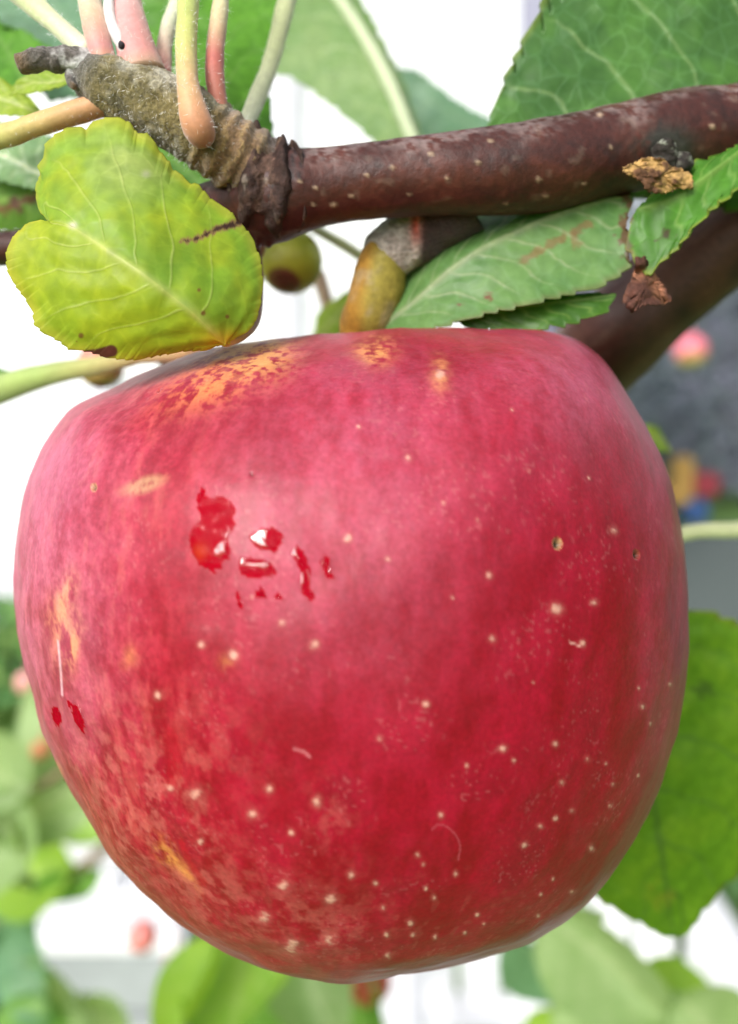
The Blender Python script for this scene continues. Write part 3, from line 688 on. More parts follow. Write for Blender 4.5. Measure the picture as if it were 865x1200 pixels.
# ragged rim where the spur leaves the branch
for (x, y, a, w) in [(299,152,-75,9),(327,172,-80,8)]:
    r = math.radians(a)
    tube('bark_scale', [(x, y + 16, w, .0895), (x + 4 * math.cos(r), y + 6 * math.sin(r) + 6, w * .8, .0885), (x + 8 * math.cos(r), y + 12 * math.sin(r), w * .25, .088)], M_DRY,
         lambda s, v, n, X, Y: mixc(np.broadcast_to(np.array([0.045, 0.026, 0.02]), v.shape), [0.16, 0.10, 0.07], sst(.5, .7, n3(v, 700))), 16, 14, lambda s, v, n, r: (n3(v, 600) - 0.5) * 0.0010, tree)

# --- leaves
def leaf_mesh(name, G, s, t, side, width_mm, colf, nv=7, slope=0.24, vein_h=0.00012, quilt=0.0003, net=0.5, thick=0.00012, seed=0, vein_w=0.28):
    """G (nS, nT, 3) grid of points; s along the midrib, t 0 at midrib to 1 at the margin, side -1/+1"""
    nS, nT = s.shape
    hw = width_mm * np.sin(np.pi * np.clip(s, 0.02, 0.98)) ** 0.6 + 0.3
    q = s - slope * t ** 0.85 * (1 - 0.3 * s) + 0.012 * np.sin(9 * t + seed + 5 * s) + 0.05 * (fbm(s * 5 + seed, t * 4, side * 3.0, 3) - .5)
    ph = q * nv + 0.22 * side
    dv = np.abs(ph - np.round(ph)) / nv * (hw * 2.2 + 6)
    vw = vein_w * (1 - 0.6 * t)
    lat = np.exp(-(dv / vw) ** 2) * sst(1.02, 0.6, t) * sst(0.02, 0.1, q) * (0.45 + 0.9 * fbm(s * 7 + 3 * seed, t * 5, side * 2.0, 2))
    mid = np.exp(-(t * hw / (0.55 * (1 - 0.6 * s) + 0.12)) ** 2)
    vein = np.maximum(lat * 0.8, mid)
    du = np.gradient(G, axis=0); dw = np.gradient(G, axis=1)
    N = np.cross(du, dw); N /= np.linalg.norm(N, axis=-1)[..., None] + 1e-12
    N *= np.where((N @ CF) > 0, -1, 1)[..., None] if np.mean(np.abs(N @ CF)) > 0.3 else 1
    bul = np.sin(np.pi * (ph - np.floor(ph))) ** 2 * sst(0.05, 0.25, t) * sst(1.0, 0.7, t)
    V = G + N * (quilt * 0.3 * bul + vein_h * 0.4 * vein + quilt * 2.2 * (fbm(G[..., 0] * 260, G[..., 1] * 260, G[..., 2] * 260 + seed, 3) - 0.5))[..., None]
    X, Y, _ = proj(V.reshape(-1, 3))
    cc = colf(s, t, side, vein, V, X.reshape(s.shape), Y.reshape(s.shape))
    o = mesh_from(name, V.reshape(-1, 3), grid_faces(nS, nT, False), M_LEAF, np.clip(cc, 0, 1).reshape(-1, 3), {'vein': vein, 'net': np.full(s.shape, net)})
    if thick:
        m = o.modifiers.new('thickness', 'SOLIDIFY'); m.thickness = thick; m.offset = 0
    return o
def leaf_traced(mid, L, R, colf, dL=0.0, dR=0.0, nS=150, nT=56, teeth=(26, 0.0), parent=None, width_mm=10, bend=1.4, **kw):
    """mid: (px, py, depth) base to tip; L, R: margins base to tip as (px, py) or (px, py, depth)"""
    m = spline(np.array([P(*q) for q in mid]), nS)
    sd = np.interp(np.linspace(0, 1, nS), np.linspace(0, 1, len(mid)), [q[2] for q in mid])
    rows = []
    sides = []
    for E, dd, sg in ((L, dL, -1), (R, dR, 1)):
        e = np.array([q[:2] for q in E], float); e0_ = resample(e, nS); k_ = max(3, nS // 14); e = e0_.copy()
        pad = np.vstack([2 * e0_[0] - e0_[k_:0:-1], e0_, 2 * e0_[-1] - e0_[-2:-k_ - 2:-1]])
        for c_ in range(2): e[:, c_] = np.convolve(pad[:, c_], np.ones(2 * k_ + 1) / (2 * k_ + 1), 'valid')
        if len(E[0]) > 2: de = np.interp(np.linspace(0, 1, nS), np.linspace(0, 1, len(E)), [q[2] for q in E])
        else: de = sd + dd * np.sin(np.pi * np.linspace(0, 1, nS)) ** 0.7
        n, a = teeth
        if a:
            tn = np.gradient(e, axis=0); tn /= np.linalg.norm(tn, axis=1)[:, None] + 1e-9
            nn = np.stack([-tn[:, 1], tn[:, 0]], 1); cen = e.mean(0); nn *= np.sign(((e - cen) * nn).sum(1))[:, None]
            ph = np.linspace(0, n, nS) + 0.25 * np.sin(np.linspace(0, n * 2.1, nS)); saw = (ph - np.floor(ph)) ** 0.8
            tooth = nn * (a * (saw - 0.5) * np.sin(np.pi * np.linspace(0, 1, nS)) ** 0.3)[:, None]
            tooth = tooth + e0_ - e
        else: tooth = e0_ - e
        T3 = np.array([P(x + p, y + q, d) - P(x, y, d) for (x, y), (p, q), d in zip(e, tooth, de)])
        E3 = np.array([P(x, y, d) for (x, y), d in zip(e, de)])
        E0 = np.array([P(x, y, d) for (x, y), d in zip(e, sd)])
        t = np.linspace(0, 1, nT)
        base = m[:, None] * (1 - t)[None, :, None] + E0[:, None] * t[None, :, None]
        rows.append(base + (E3 - E0)[:, None] * (t ** bend)[None, :, None] + T3[:, None] * (sst(0.70, 1.0, t))[None, :, None]); sides.append(sg)
    G = np.concatenate([rows[0][:, ::-1], rows[1][:, 1:]], 1)
    t1 = np.linspace(0, 1, nT); t = np.r_[t1[::-1], t1[1:]][None, :] * np.ones((nS, 1)); s = np.linspace(0, 1, nS)[:, None] * np.ones((1, 2 * nT - 1))
    side = np.r_[-np.ones(nT), np.ones(nT - 1)][None, :] * np.ones((nS, 1))
    o = leaf_mesh('leaf', G, s, t, side, width_mm, colf, **kw)
    return parq(o, parent if parent is not None else tree)
BROWN = np.array([0.14, 0.05, 0.03])
def simple_col(c1, c2, cv, edge=None, marks=(), noise=200.0):
    c1, c2, cv = map(np.array, (c1, c2, cv))
    def f(s, t, side, vein, V, X, Y):
        n = fbm(V[..., 0] * noise, V[..., 1] * noise, V[..., 2] * noise, 4, 0.55)
        c = mixc(np.broadcast_to(c1, V.shape), c2, sst(0.35, 0.65, n)); c = mixc(c, cv, 0.8 * vein)
        if edge is not None: c = mixc(c, edge, sst(0.90, 1.0, t) * 0.6)
        for (pts, wd, k, colr) in marks:
            d = seg_d(X, Y, pts) if len(pts) > 1 else np.hypot(X - pts[0][0], Y - pts[0][1])
            c = mixc(c, colr, k * sst(wd, wd * 0.35, d + (fbm(X / 6, Y / 6, X * 0, 4, .6) - 0.5) * wd * 3.2))
        return c
    return f
# A: the yellow-green rounded leaf lying over the top left of the apple
A_low = [(264,404),(240,409),(215,411),(190,417),(170,421),(152,422),(140,420),(125,419),(105,413),(90,411),(80,410),(70,401),(52,391),(41,381),(38,366),(30,352),(15,331),(10,315),(10,295),(18,277),(33,263),(48,259),(60,261)]
A_up = [(264,404),(277,397),(290,389),(300,375),(305,355),(308,330),(305,305),(298,284),(288,266),(277,256),(270,247),(257,240),(248,235),(233,218),(223,215),(214,205),(204,199),(199,189),(191,179),(182,166),(171,156),(161,158),(152,146),(140,139),(121,138),(106,144),(102,153),(95,148),(79,150),(66,158),(54,171),(52,185),(44,195),(47,205),(42,215),(42,232),(50,250),(60,261)]
def colA(s, t, side, vein, V, X, Y):
    n = fbm(V[..., 0] * 220, V[..., 1] * 220, V[..., 2] * 220, 4, 0.55)
    yel, grn, dk = np.array([0.38, 0.47, 0.025]), np.array([0.20, 0.40, 0.035]), np.array([0.12, 0.27, 0.02])
    c = mixc(np.broadcast_to(yel, V.shape), grn, np.where(side > 0, 0.75 * sst(0.3, 0.7, n + 0.25 * (t - 0.4)), 0.30 * sst(0.4, 0.8, n)))
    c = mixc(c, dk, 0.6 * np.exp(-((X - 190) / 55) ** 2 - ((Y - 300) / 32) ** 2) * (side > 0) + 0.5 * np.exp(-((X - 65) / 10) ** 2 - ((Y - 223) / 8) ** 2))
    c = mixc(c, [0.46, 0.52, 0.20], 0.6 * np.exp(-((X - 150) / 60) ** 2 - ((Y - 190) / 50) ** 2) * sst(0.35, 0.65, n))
    c = mixc(c, [0.55, 0.50, 0.06], 0.5 * sst(0.85, 1.0, t))
    c = mixc(c, [0.55, 0.60, 0.20], np.where(side > 0, 0.45, 0.6) * vein)
    c = mixc(c, [0.62, 0.38, 0.02], 0.8 * np.exp(-((X - 262) / 26) ** 2 - ((Y - 400) / 16) ** 2) + 0.2 * np.exp(-((X - 190) / 60) ** 2 - ((Y - 418) / 12) ** 2))
    nq = fbm(X / 5, Y / 5, X * 0, 4, .6)
    d = seg_d(X, Y, [(213, 282), (226, 281), (240, 276), (252, 270), (268, 265), (286, 257)]) + (nq - .5) * 9 + 2.0 * sst(245, 212, X)
    c = mixc(c, [0.30, 0.16, 0.08], 0.85 * sst(6.5, 3.5, d)); c = mixc(c, [0.05, 0.02, 0.016], 0.95 * sst(4.0, 1.6, d))
    for (x, y, r) in [(95,393,4.5),(233,340,3.5),(238,367,4.5),(266,371,4),(90,400,2)]:
        c = mixc(c, [0.22, 0.10, 0.03], 0.85 * sst(r, r * .4, np.hypot(X - x, (Y - y)) + (n - .5) * 3))
    c = mixc(c, [0.12, 0.035, 0.025], sst(8, 5, seg_d(X, Y, [(100, 416), (115, 415), (131, 411)]) + (n - .5) * 4))
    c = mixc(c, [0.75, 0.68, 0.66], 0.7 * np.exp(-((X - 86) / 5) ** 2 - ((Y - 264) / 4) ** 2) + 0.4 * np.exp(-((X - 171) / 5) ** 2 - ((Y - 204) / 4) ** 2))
    return c
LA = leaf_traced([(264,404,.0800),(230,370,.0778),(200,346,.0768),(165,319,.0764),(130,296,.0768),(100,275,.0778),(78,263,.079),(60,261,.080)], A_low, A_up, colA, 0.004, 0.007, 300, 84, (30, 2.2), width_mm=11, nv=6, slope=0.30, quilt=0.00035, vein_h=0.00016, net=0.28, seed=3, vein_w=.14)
LA['label'] = 'yellow-green rounded leaf with a brown slit, over the apple top'
# B: big toothed leaf behind the branch, top right
gB = simple_col([0.095, 0.24, 0.045], [0.070, 0.185, 0.042], [0.30, 0.44, 0.18], [0.22, 0.28, 0.05])
LB = leaf_traced([(1090,185,.106),(960,175,.1035),(820,178,.1015),(690,188,.1005),(600,176,.100),(566,158,.100)],
    [(1090,185,.106),(1040,250,.112),(900,250,.114),(760,235,.113),(660,215,.110),(566,158,.100)],
    [(1090,185,.106),(1090,20,.114),(1000,-110,.116),(850,-150,.113),(720,-110,.108),(660,-45,.104),(634,6,.102),(621,32,.1015),(603,66,.101),(588,100,.1005),(576,135,.100),(566,158,.100)], gB, 0, 0, 220, 80, (30, 9), width_mm=17, nv=8, slope=0.32, quilt=0.0004, vein_h=0.0002, net=0.9, seed=1, vein_w=.17)
LB['label'] = 'large dark green toothed leaf with pale veins behind the branch'
# C: leaf showing its pale underside below the branch, with its rolled-under half and torn green end
gC = simple_col([0.13, 0.28, 0.08], [0.17, 0.32, 0.10], [0.36, 0.44, 0.24], [0.2, 0.2, 0.08],
    [([(612,306),(640,290),(668,274),(690,262)], 5, .6, [0.28, 0.13, 0.06]), ([(670,276),(678,288)], 5, .5, [0.28, 0.13, 0.06]), ([(739,300),(733,270),(740,240),(730,228)], 9, .85, [0.16, 0.07, 0.04]), ([(574,349)], 6, .9, [0.22, 0.06, 0.03]), ([(538,357)], 5, .9, [0.2, 0.05, 0.03])])
LC = leaf_traced([(436,392,.098),(480,358,.0955),(530,315,.094),(580,284,.0935),(640,256,.0935),(700,236,.094),(744,228,.095)],
    [(436,392,.098),(466,328,.099),(512,266,.1005),(590,232,.1015),(680,216,.101),(720,218,.099),(744,228,.095)],
    [(436,392,.098),(470,391,.095),(515,384,.0930),(545,374,.0920),(575,366,.0913),(620,356,.0905),(665,345,.0905),(700,338,.091),(722,326,.0915),(739,312,.092),(738,290,.092),(734,260,.093),(744,228,.095)], gC, 0, 0, 160, 60, (16, 5), width_mm=9, nv=9, slope=0.22, quilt=0.00022, vein_h=0.00012, net=0.35, seed=5, vein_w=.2)
LC['label'] = 'folded leaf showing its pale underside with brown blight between branch and apple'
gF = simple_col([0.075, 0.20, 0.020], [0.05, 0.15, 0.018], [0.20, 0.32, 0.07], [0.12, 0.22, 0.03])
leaf_traced([(520,368,.0945),(580,362,.0935),(650,354,.093),(722,345,.093)], [(520,368,.0945),(580,350,.0945),(650,342,.094),(722,345,.093)],
    [(520,368,.0945),(545,384,.094),(585,388,.0935),(625,386,.093),(660,382,.092),(685,374,.092),(712,364,.092),(722,345,.093)], gF, 0, 0, 90, 30, (9, 6), width_mm=5, nv=7, seed=8, quilt=.0002)
gE = simple_col([0.085, 0.26, 0.022], [0.065, 0.20, 0.020], [0.24, 0.40, 0.09], [0.35, 0.38, 0.05], [([(775,278),(782,272)], 7, .85, [0.07, 0.03, 0.02]), ([(738,310),(733,280),(738,250)], 6, .7, [0.12, 0.05, 0.03])])
LE = leaf_traced([(746,246,.0915),(780,236,.0905),(830,205,.0905),(900,150,.092),(960,100,.095)],
    [(746,246,.0915),(738,262,.091),(733,290,.0905),(748,312,.090),(762,325,.0895),(772,308,.0895),(790,296,.0895),(812,268,.090),(832,248,.0905),(866,222,.091),(920,190,.093),(960,100,.095)],
    [(746,246,.0915),(765,228,.0915),(790,218,.092),(806,205,.092),(815,189,.092),(832,186,.092),(850,178,.092),(868,170,.092),(905,120,.094),(960,100,.095)], gE, 0, 0, 150, 46, (17, 5), width_mm=6, nv=8, seed=9, quilt=.0003, net=.5, vein_w=.2)
LE['label'] = 'bright green torn leaf end reaching out past the brown dry scrap'
# D: leaf behind the lower right of the apple
gD = simple_col([0.16, 0.34, 0.018], [0.21, 0.39, 0.022], [0.09, 0.20, 0.035], [0.26, 0.28, 0.03], [([(824,808)], 12, .55, [0.06, 0.12, 0.02]), ([(775,1052)], 16, .35, [0.4, 0.36, 0.04])])
LD = leaf_traced([(690,700,.118),(740,830,.128),(765,935,.131),(778,1020,.134),(790,1098,.138)],
    [(690,700,.118),(560,760,.124),(560,900,.13),(640,1010,.133),(706,1056,.134),(728,1070,.135),(745,1079,.136),(770,1094,.137),(790,1098,.138)],
    [(690,700,.118),(770,708,.124),(836,718,.13),(890,740,.134),(945,810,.137),(950,900,.138),(905,980,.138),(866,1022,.138),(845,1044,.138),(820,1072,.138),(806,1092,.138),(790,1098,.138)], gD, 0, 0, 120, 44, (22, 7), width_mm=20, nv=7, slope=.3, seed=2, quilt=.0006, net=.3)
LD['label'] = 'broad mid-green leaf hanging behind the right side of the apple'
# leaves a little behind, upper left and middle
PALE = simple_col([0.27, 0.40, 0.16], [0.22, 0.36, 0.13], [0.45, 0.55, 0.30]); BRIGHT = simple_col([0.12, 0.32, 0.025], [0.09, 0.26, 0.022], [0.20, 0.38, 0.08]); TEAL = simple_col([0.17, 0.33, 0.19], [0.14, 0.28, 0.16], [0.25, 0.4, 0.25])
YEL = simple_col([0.34, 0.46, 0.05], [0.27, 0.42, 0.05], [0.5, 0.55, 0.2])
leaf_traced([(268,170,.106),(262,90,.112),(255,0,.118),(245,-110,.125)], [(268,170,.106),(200,150,.112),(150,60,.118),(140,-30,.12),(245,-110,.125)],
    [(268,170,.106),(322,164,.112),(316,120,.115),(322,40,.118),(330,-30,.12),(245,-110,.125)], BRIGHT, 0, 0, 90, 36, (18, 5), width_mm=12, seed=11)
LP_ = leaf_traced([(498,200,.15),(478,150,.155),(455,95,.16),(425,40,.165),(390,-10,.17),(340,-60,.175)], [(498,200,.15),(440,168,.155),(395,128,.16),(345,92,.163),(318,84,.165),(300,0,.17),(340,-60,.175)],
    [(498,200,.15),(492,150,.158),(470,88,.163),(450,48,.166),(430,12,.17),(400,-40,.172),(340,-60,.175)], PALE, 0, 0, 90, 36, (16, 5), width_mm=14, seed=12)
tube('midrib', [(498,200,7,.1495),(478,150,7.5,.1543),(455,95,8,.1592),(425,40,7,.1642),(390,-10,6,.1695),(345,-55,3,.1745)], M_STALK, lambda s, v, n, X, Y: np.broadcast_to(np.array([.50, .58, .36]), v.shape), 50, 12, None, LP_)
leaf_traced([(610,170,.20),(560,150,.2),(500,115,.2),(440,75,.205)], [(610,170,.20),(575,138,.2),(535,118,.2),(490,82,.2),(440,75,.205)], [(610,170,.20),(560,205,.2),(490,190,.2),(445,130,.2),(440,75,.205)], TEAL, 0, 0, 60, 24, (14, 4), width_mm=14, seed=13)
leaf_traced([(30,100,.112),(10,60,.118),(-30,0,.125),(-80,-60,.13)], [(30,100,.112),(-30,110,.118),(-90,50,.122),(-80,-60,.13)], [(30,100,.112),(62,58,.115),(30,36,.118),(0,28,.12),(-30,-40,.126),(-80,-60,.13)], BRIGHT, 0, 0, 70, 30, (16, 4), width_mm=12, seed=14)
leaf_traced([(130,110,.13),(90,40,.135),(40,-30,.14),(0,-90,.145)], [(130,110,.13),(60,120,.134),(0,60,.138),(-40,-20,.14),(0,-90,.145)], [(130,110,.13),(160,60,.134),(120,-20,.138),(80,-80,.14),(0,-90,.145)], TEAL, 0, 0, 70, 30, (16, 4), width_mm=14, seed=15)
leaf_traced([(98,92,.094),(60,98,.095),(35,98,.096),(12,112,.097)], [(98,92,.094),(70,80,.095),(40,82,.096),(20,94,.096),(12,112,.097)], [(98,92,.094),(70,102,.094),(35,110,.095),(12,112,.097)], YEL, 0, 0, 50, 20, (6, 2), width_mm=4, seed=16)
leaf_traced([(60,138,.098),(20,122,.099),(-20,112,.10),(-70,110,.102)], [(60,138,.098),(25,106,.1),(0,92,.1),(-40,85,.102),(-70,110,.102)], [(60,138,.098),(20,134,.098),(-20,135,.1),(-70,110,.102)], YEL, 0, 0, 50, 20, (10, 3), width_mm=5, seed=17)
leaf_traced([(75,215,.108),(40,202,.110),(0,182,.112),(-60,165,.116)], [(75,215,.108),(60,160,.112),(20,145,.114),(-30,140,.116),(-60,165,.116)], [(75,215,.108),(40,222,.11),(0,212,.112),(-40,195,.114),(-60,165,.116)], simple_col([0.30,0.46,0.24],[0.24,0.40,0.18],[0.8,0.85,0.7]), 0, 0, 60, 24, (12, 4), width_mm=8, seed=18)
leaf_traced([(90,215,.112),(40,228,.114),(0,236,.116),(-70,250,.12)], [(90,215,.112),(50,196,.116),(0,196,.118),(-40,210,.12),(-70,250,.12)], [(90,215,.112),(60,262,.114),(20,270,.116),(-20,272,.118),(-70,250,.12)],
    simple_col([0.15,0.30,0.03],[0.11,0.24,0.028],[0.25,0.38,0.08], None, [([(0,246),(20,240),(40,230)], 7, .8, [0.20,0.07,0.03]), ([(18,238),(25,248)], 6, .8, [.12,.05,.03])]), 0, 0, 60, 24, (12, 4), width_mm=8, seed=19)
leaf_traced([(262,255,.11),(235,215,.112),(205,190,.114),(170,160,.118)], [(262,255,.11),(215,240,.114),(180,205,.116),(170,160,.118)], [(262,255,.11),(262,210,.112),(230,180,.114),(170,160,.118)], BRIGHT, 0, 0, 50, 20, (12, 4), width_mm=6, seed=20)
leaf_traced([(365,400,.15),(395,370,.152),(420,345,.155),(445,320,.158)], [(365,400,.15),(372,365,.152),(400,345,.155),(445,320,.158)], [(365,400,.15),(410,400,.152),(440,370,.155),(445,320,.158)], YEL, 0, 0, 40, 16, (8, 3), width_mm=6, seed=21)
leaf_traced([(740,520,.16),(760,512,.16),(775,515,.16),(788,530,.16)], [(740,520,.16),(752,498,.16),(770,500,.16),(788,530,.16)], [(740,520,.16),(755,530,.16),(772,530,.16),(788,530,.16)], YEL, 0, 0, 30, 12, (5, 2), width_mm=4, seed=22)
leaf_traced([(-60,500,.125),(-30,462,.125),(0,442,.123),(30,440,.122)], [(-60,500,.125),(-55,440,.126),(-20,425,.124),(30,440,.122)], [(-60,500,.125),(-20,490,.125),(10,458,.123),(30,440,.122)], BRIGHT, 0, 0, 30, 14, (5, 2), width_mm=5, seed=23)

# stalks
def stalk_col(stops):
    ks = np.array([q[0] for q in stops]); cs = np.array([q[1] for q in stops], float)
    def f(s, v, nrm, X, Y):
        c = np.stack([np.interp(s, ks, cs[:, k]) for k in range(3)], -1)
        n = n3(v, 500)
        return c * (0.85 + 0.3 * n)[..., None]
    return f
GRN, PGRN, WHT, PNK, ORG, RED = (0.40, 0.50, 0.16), (0.58, 0.62, 0.34), (0.68, 0.70, 0.52), (0.66, 0.28, 0.27), (0.62, 0.34, 0.14), (0.48, 0.13, 0.11)
ST = [  # points from free end to the spur, colours along it
 ([(-60,-75,13,.094),(28,-4,13,.090),(65,28,11.5,.0882),(104,64,12,.087)], [(0, PGRN), (.7, PGRN), (1, WHT)]),
 ([(88,-110,12,.094),(101,-20,13.5,.089),(113,36,14.5,.0865),(126,88,15,.086)], [(0, PGRN), (.55, WHT), (.75, (.62,.42,.28)), (.9, PNK), (1, ORG)]),
 ([(128,-110,14,.096),(145,-15,17,.090),(155,40,21,.0875),(168,92,28,.087)], [(0, WHT), (.45, (.70,.5,.45)), (.7, (.66,.34,.33)), (.92, PNK), (1, (.45,.3,.2))]),
 ([(236,-90,8,.098),(208,0,8.5,.093),(195,42,9.5,.091),(190,90,11,.089)], [(0, PGRN), (.7, WHT), (1, PNK)]),
 ([(226,-115,11.5,.092),(221,-10,12,.0865),(218,60,12.5,.0845),(221,105,14,.0835),(232,148,19,.0835),(240,164,14,.085)], [(0, GRN), (.45, (.42,.52,.14)), (.66, (.50,.50,.16)), (.8, (.62,.40,.20)), (.93, (.58,.27,.14)), (1, (.3,.12,.08))]),
 ([(274,-110,8.5,.095),(260,-5,9,.0885),(253,50,10,.087),(252,92,11,.0865),(259,138,9,.087)], [(0, GRN), (.45, PGRN), (.65, (.6,.5,.3)), (.8, RED), (1, (.5,.2,.14))]),
 ([(362,-80,10.5,.108),(338,-5,10.5,.102),(318,70,10,.099),(299,120,10,.096),(284,156,9,.093)], [(0, PGRN), (.6, PGRN), (1, WHT)]),
 ([(-120,180,14,.092),(0,160,14,.0872),(35,149,13,.0865),(81,134,13,.0865),(132,118,13,.0868)], [(0, GRN), (.45, (.44,.50,.14)), (.7, (.58,.42,.16)), (.9, (.60,.32,.16)), (1, (.45,.25,.13))]),
 ([(-60,480,20,.127),(0,456,17,.122),(60,438,13,.118),(110,429,11,.115),(160,418,10,.112),(240,402,8,.108),(300,300,7,.104),(306,262,7,.098)], [(0, GRN), (.3, (.36,.48,.14)), (.6, (.6,.42,.2)), (.8, (.5,.25,.12)), (1, (.3,.15,.08))]),
 ([(930,615,9,.135),(865,621,9.5,.133),(800,626,9,.131),(720,660,9,.13),(690,705,9,.1185)], [(0, PGRN), (1, PGRN)]),
]
ST.append(([(352,258,5,.118),(380,274,6,.128),(420,298,6.5,.135),(470,335,7,.142)], [(0, PGRN), (1, PGRN)]))
ST.append(([(372,318,8,.16),(380,345,8.5,.16),(388,375,8,.16),(392,420,8,.16)], [(0, (.30,.2,.13)), (1, (.34,.25,.16))]))
fz = []
for pts, stops in ST:
    o = tube('leaf_stalk', pts, M_STALK, stalk_col(stops), 90, 26, lambda s, v, n, r: (n3(v, 260) - 0.5) * 0.0004, tree)
    fz.append(pts)
# the leaf stalk under leaf A, tying it to the spur from behind
tube('leaf_stalk', [(262,401,7,.0805),(285,392,6,.084),(300,372,6,.090),(303,330,6,.096),(298,270,6,.096)], M_STALK, stalk_col([(0, (.55,.36,.1)), (.3, (.25,.12,.06)), (1, (.2,.1,.06))]), 60, 16, None, tree)
# pale dry sheath and dark fleck beside the pink stalk
tube('bud_sheath', [(126,-30,5,.0885),(130,20,6,.0865),(142,52,7,.086),(160,78,5,.0855)], M_STALK, stalk_col([(0, (.75,.76,.78)), (.8, (.72,.70,.70)), (1, (.4,.35,.3))]), 50, 16, lambda s, v, n, r: (n3(v, 500) - .5) * .0006, tree)
tube('bud_sheath', [(141,49,2,.0857),(143,54,4.5,.0854),(144,58,2,.0855)], M_DRY, lambda s, v, n, X, Y: np.broadcast_to(np.array([.02, .015, .02]), v.shape), 12, 10, None, tree)

# wool on spur and stalks
def wool(lines, n, lo, hi, name='wool'):
    v, f = [], []
    for pts, share, r0 in lines:
        q = np.array([[*P(a, b, d), h * d / F] for a, b, h, d in pts]); sp = spline(q, 120); t, u, w = frames(sp[:, :3])
        for _ in range(int(n * share)):
            i = random.randrange(int(120 * r0), 119); a = random.uniform(0, 2 * math.pi)
            nr = u[i] * math.cos(a) + w[i] * math.sin(a)
            p = sp[i, :3] + nr * sp[i, 3] * 0.97
            d = nr + rng.normal(size=3) * 0.75; d /= np.linalg.norm(d); L = random.uniform(lo, hi)
            sdv = np.cross(d, CF); sdv /= np.linalg.norm(sdv) + 1e-9; wd = 0.000011
            d2 = d + rng.normal(size=3) * 0.6; k = len(v)
            v += [p - sdv * wd, p + sdv * wd, p + d * L * .55 + sdv * wd * .8, p + d * L * .55 - sdv * wd * .8, p + d * L * .55 + d2 * L * .45]
            f += [(k, k + 1, k + 2, k + 3), (k + 3, k + 2, k + 4)]
    o = mesh_from(name, np.array(v), f, M_FUZZ, smooth=False); o['kind'] = 'stuff'; return parq(o, tree)
wool([(spur_pts[1:], 0.36, 0.1), (fz[0], .07, .4), (fz[1], .09, .4), (fz[2], .12, .4), (fz[4], .12, .4), (fz[5], .08, .4), (fz[7], .06, .3), (fz[6], .06, .4), (fz[3], .04, .4)], 3000, 0.00025, 0.0007)

# fruit spur under the branch; the apple's own fleshy stem
def fs_col(s, v, n, X, Y):
    c = mixc(np.broadcast_to(np.array([0.46, 0.42, 0.38]), v.shape), [0.30, 0.26, 0.23], sst(.4, .6, n3(v, 900)))
    c = mixc(c, [0.035, 0.02, 0.018], sst(488, 497, X)); return mixc(c, [0.42, 0.045, 0.02], np.exp(-((X - 487) / 6) ** 2 - ((Y - 262) / 22) ** 2) * 0.95)
tube('fruit_spur', [(545,232,42,.0955),(515,255,42,.0965),(492,272,37,.0968),(468,288,33,.097),(452,304,30,.0975),(446,314,22,.098)], M_SPUR, fs_col, 90, 44, lambda s, v, n, r: (n3(v, 350) - .5) * .0014, tree)
def stem_col(s, v, n, X, Y):
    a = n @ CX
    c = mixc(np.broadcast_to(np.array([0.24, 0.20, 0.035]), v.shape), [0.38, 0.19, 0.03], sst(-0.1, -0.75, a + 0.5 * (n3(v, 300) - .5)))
    return mixc(c, [0.30, 0.25, 0.16], .5 * sst(.55, .7, n3(v, 500)))
stem_low = AC + A_UP * 0.021
stem = tube('stem', [(*stem_low, 0.0024), (*(P(432, 400, 0.101)), 0.0033), (*P(436, 365, .0985), 0.0031), (*P(443, 335, .0975), .0030), (*P(450, 305, .097), 0.0027), (*P(458, 294, .097), .0020)], M_DULL, stem_col, 60, 36, lambda s, v, n, r: (n3(v, 250) - .5) * .0007, apple, False)
# calyx under the apple
cb = AC - A_UP * 0.0285
for k in range(5):
    a = k * 2 * math.pi / 5; e = A_RT * math.cos(a) + A_FR * math.sin(a)
    tube('calyx_lobe', [(*(cb + e * .001), .0014), (*(cb + e * .003 - A_UP * .0025), .0011), (*(cb + e * .0045 - A_UP * .0048), .0003)], M_DRY, lambda s, v, n, X, Y: np.broadcast_to(np.array([.12, .08, .05]), v.shape), 10, 10, None, apple, False)

# crinkled golden scale on the branch and thin brown scrap below it
def crumple(name, poly, d0, dd, colf, amp, seed, label=None, mat=None, fq=22.0):
    pl = resample(np.array(poly + [poly[0]], float), 97)[:-1]; pl = pl + rng.normal(size=pl.shape) * 0.9; cen = pl.mean(0); nr = 22; rs = np.linspace(1, 0.02, nr)
    g = cen + (pl - cen) * rs[:, None, None]
    n = 0.5 - 1.6 * np.abs(fbm(g[..., 0] / fq + seed, g[..., 1] / fq * 1.6, g[..., 0] * 0, 3, 0.4) - 0.5) - 0.3
    d = d0 + dd * (g[..., 0] - cen[0]) / 40 + amp * n - 0.0003 * (1 - rs[:, None] ** 2)
    v = np.stack([P(x, y, z) for x, y, z in zip(g[..., 0].ravel(), g[..., 1].ravel(), d.ravel())])
    cc = colf(g, n)
    o = mesh_from(name, v, grid_faces(nr, 96, True), mat or M_DRY, np.clip(cc, 0, 1).reshape(-1, 3), smooth=True, extra=[[(nr - 1) * 96 + j for j in range(96)]])
    m = o.modifiers.new('thickness', 'SOLIDIFY'); m.thickness = 0.00025; m.offset = 0
    if label: o['label'] = label
    return parq(o, tree)
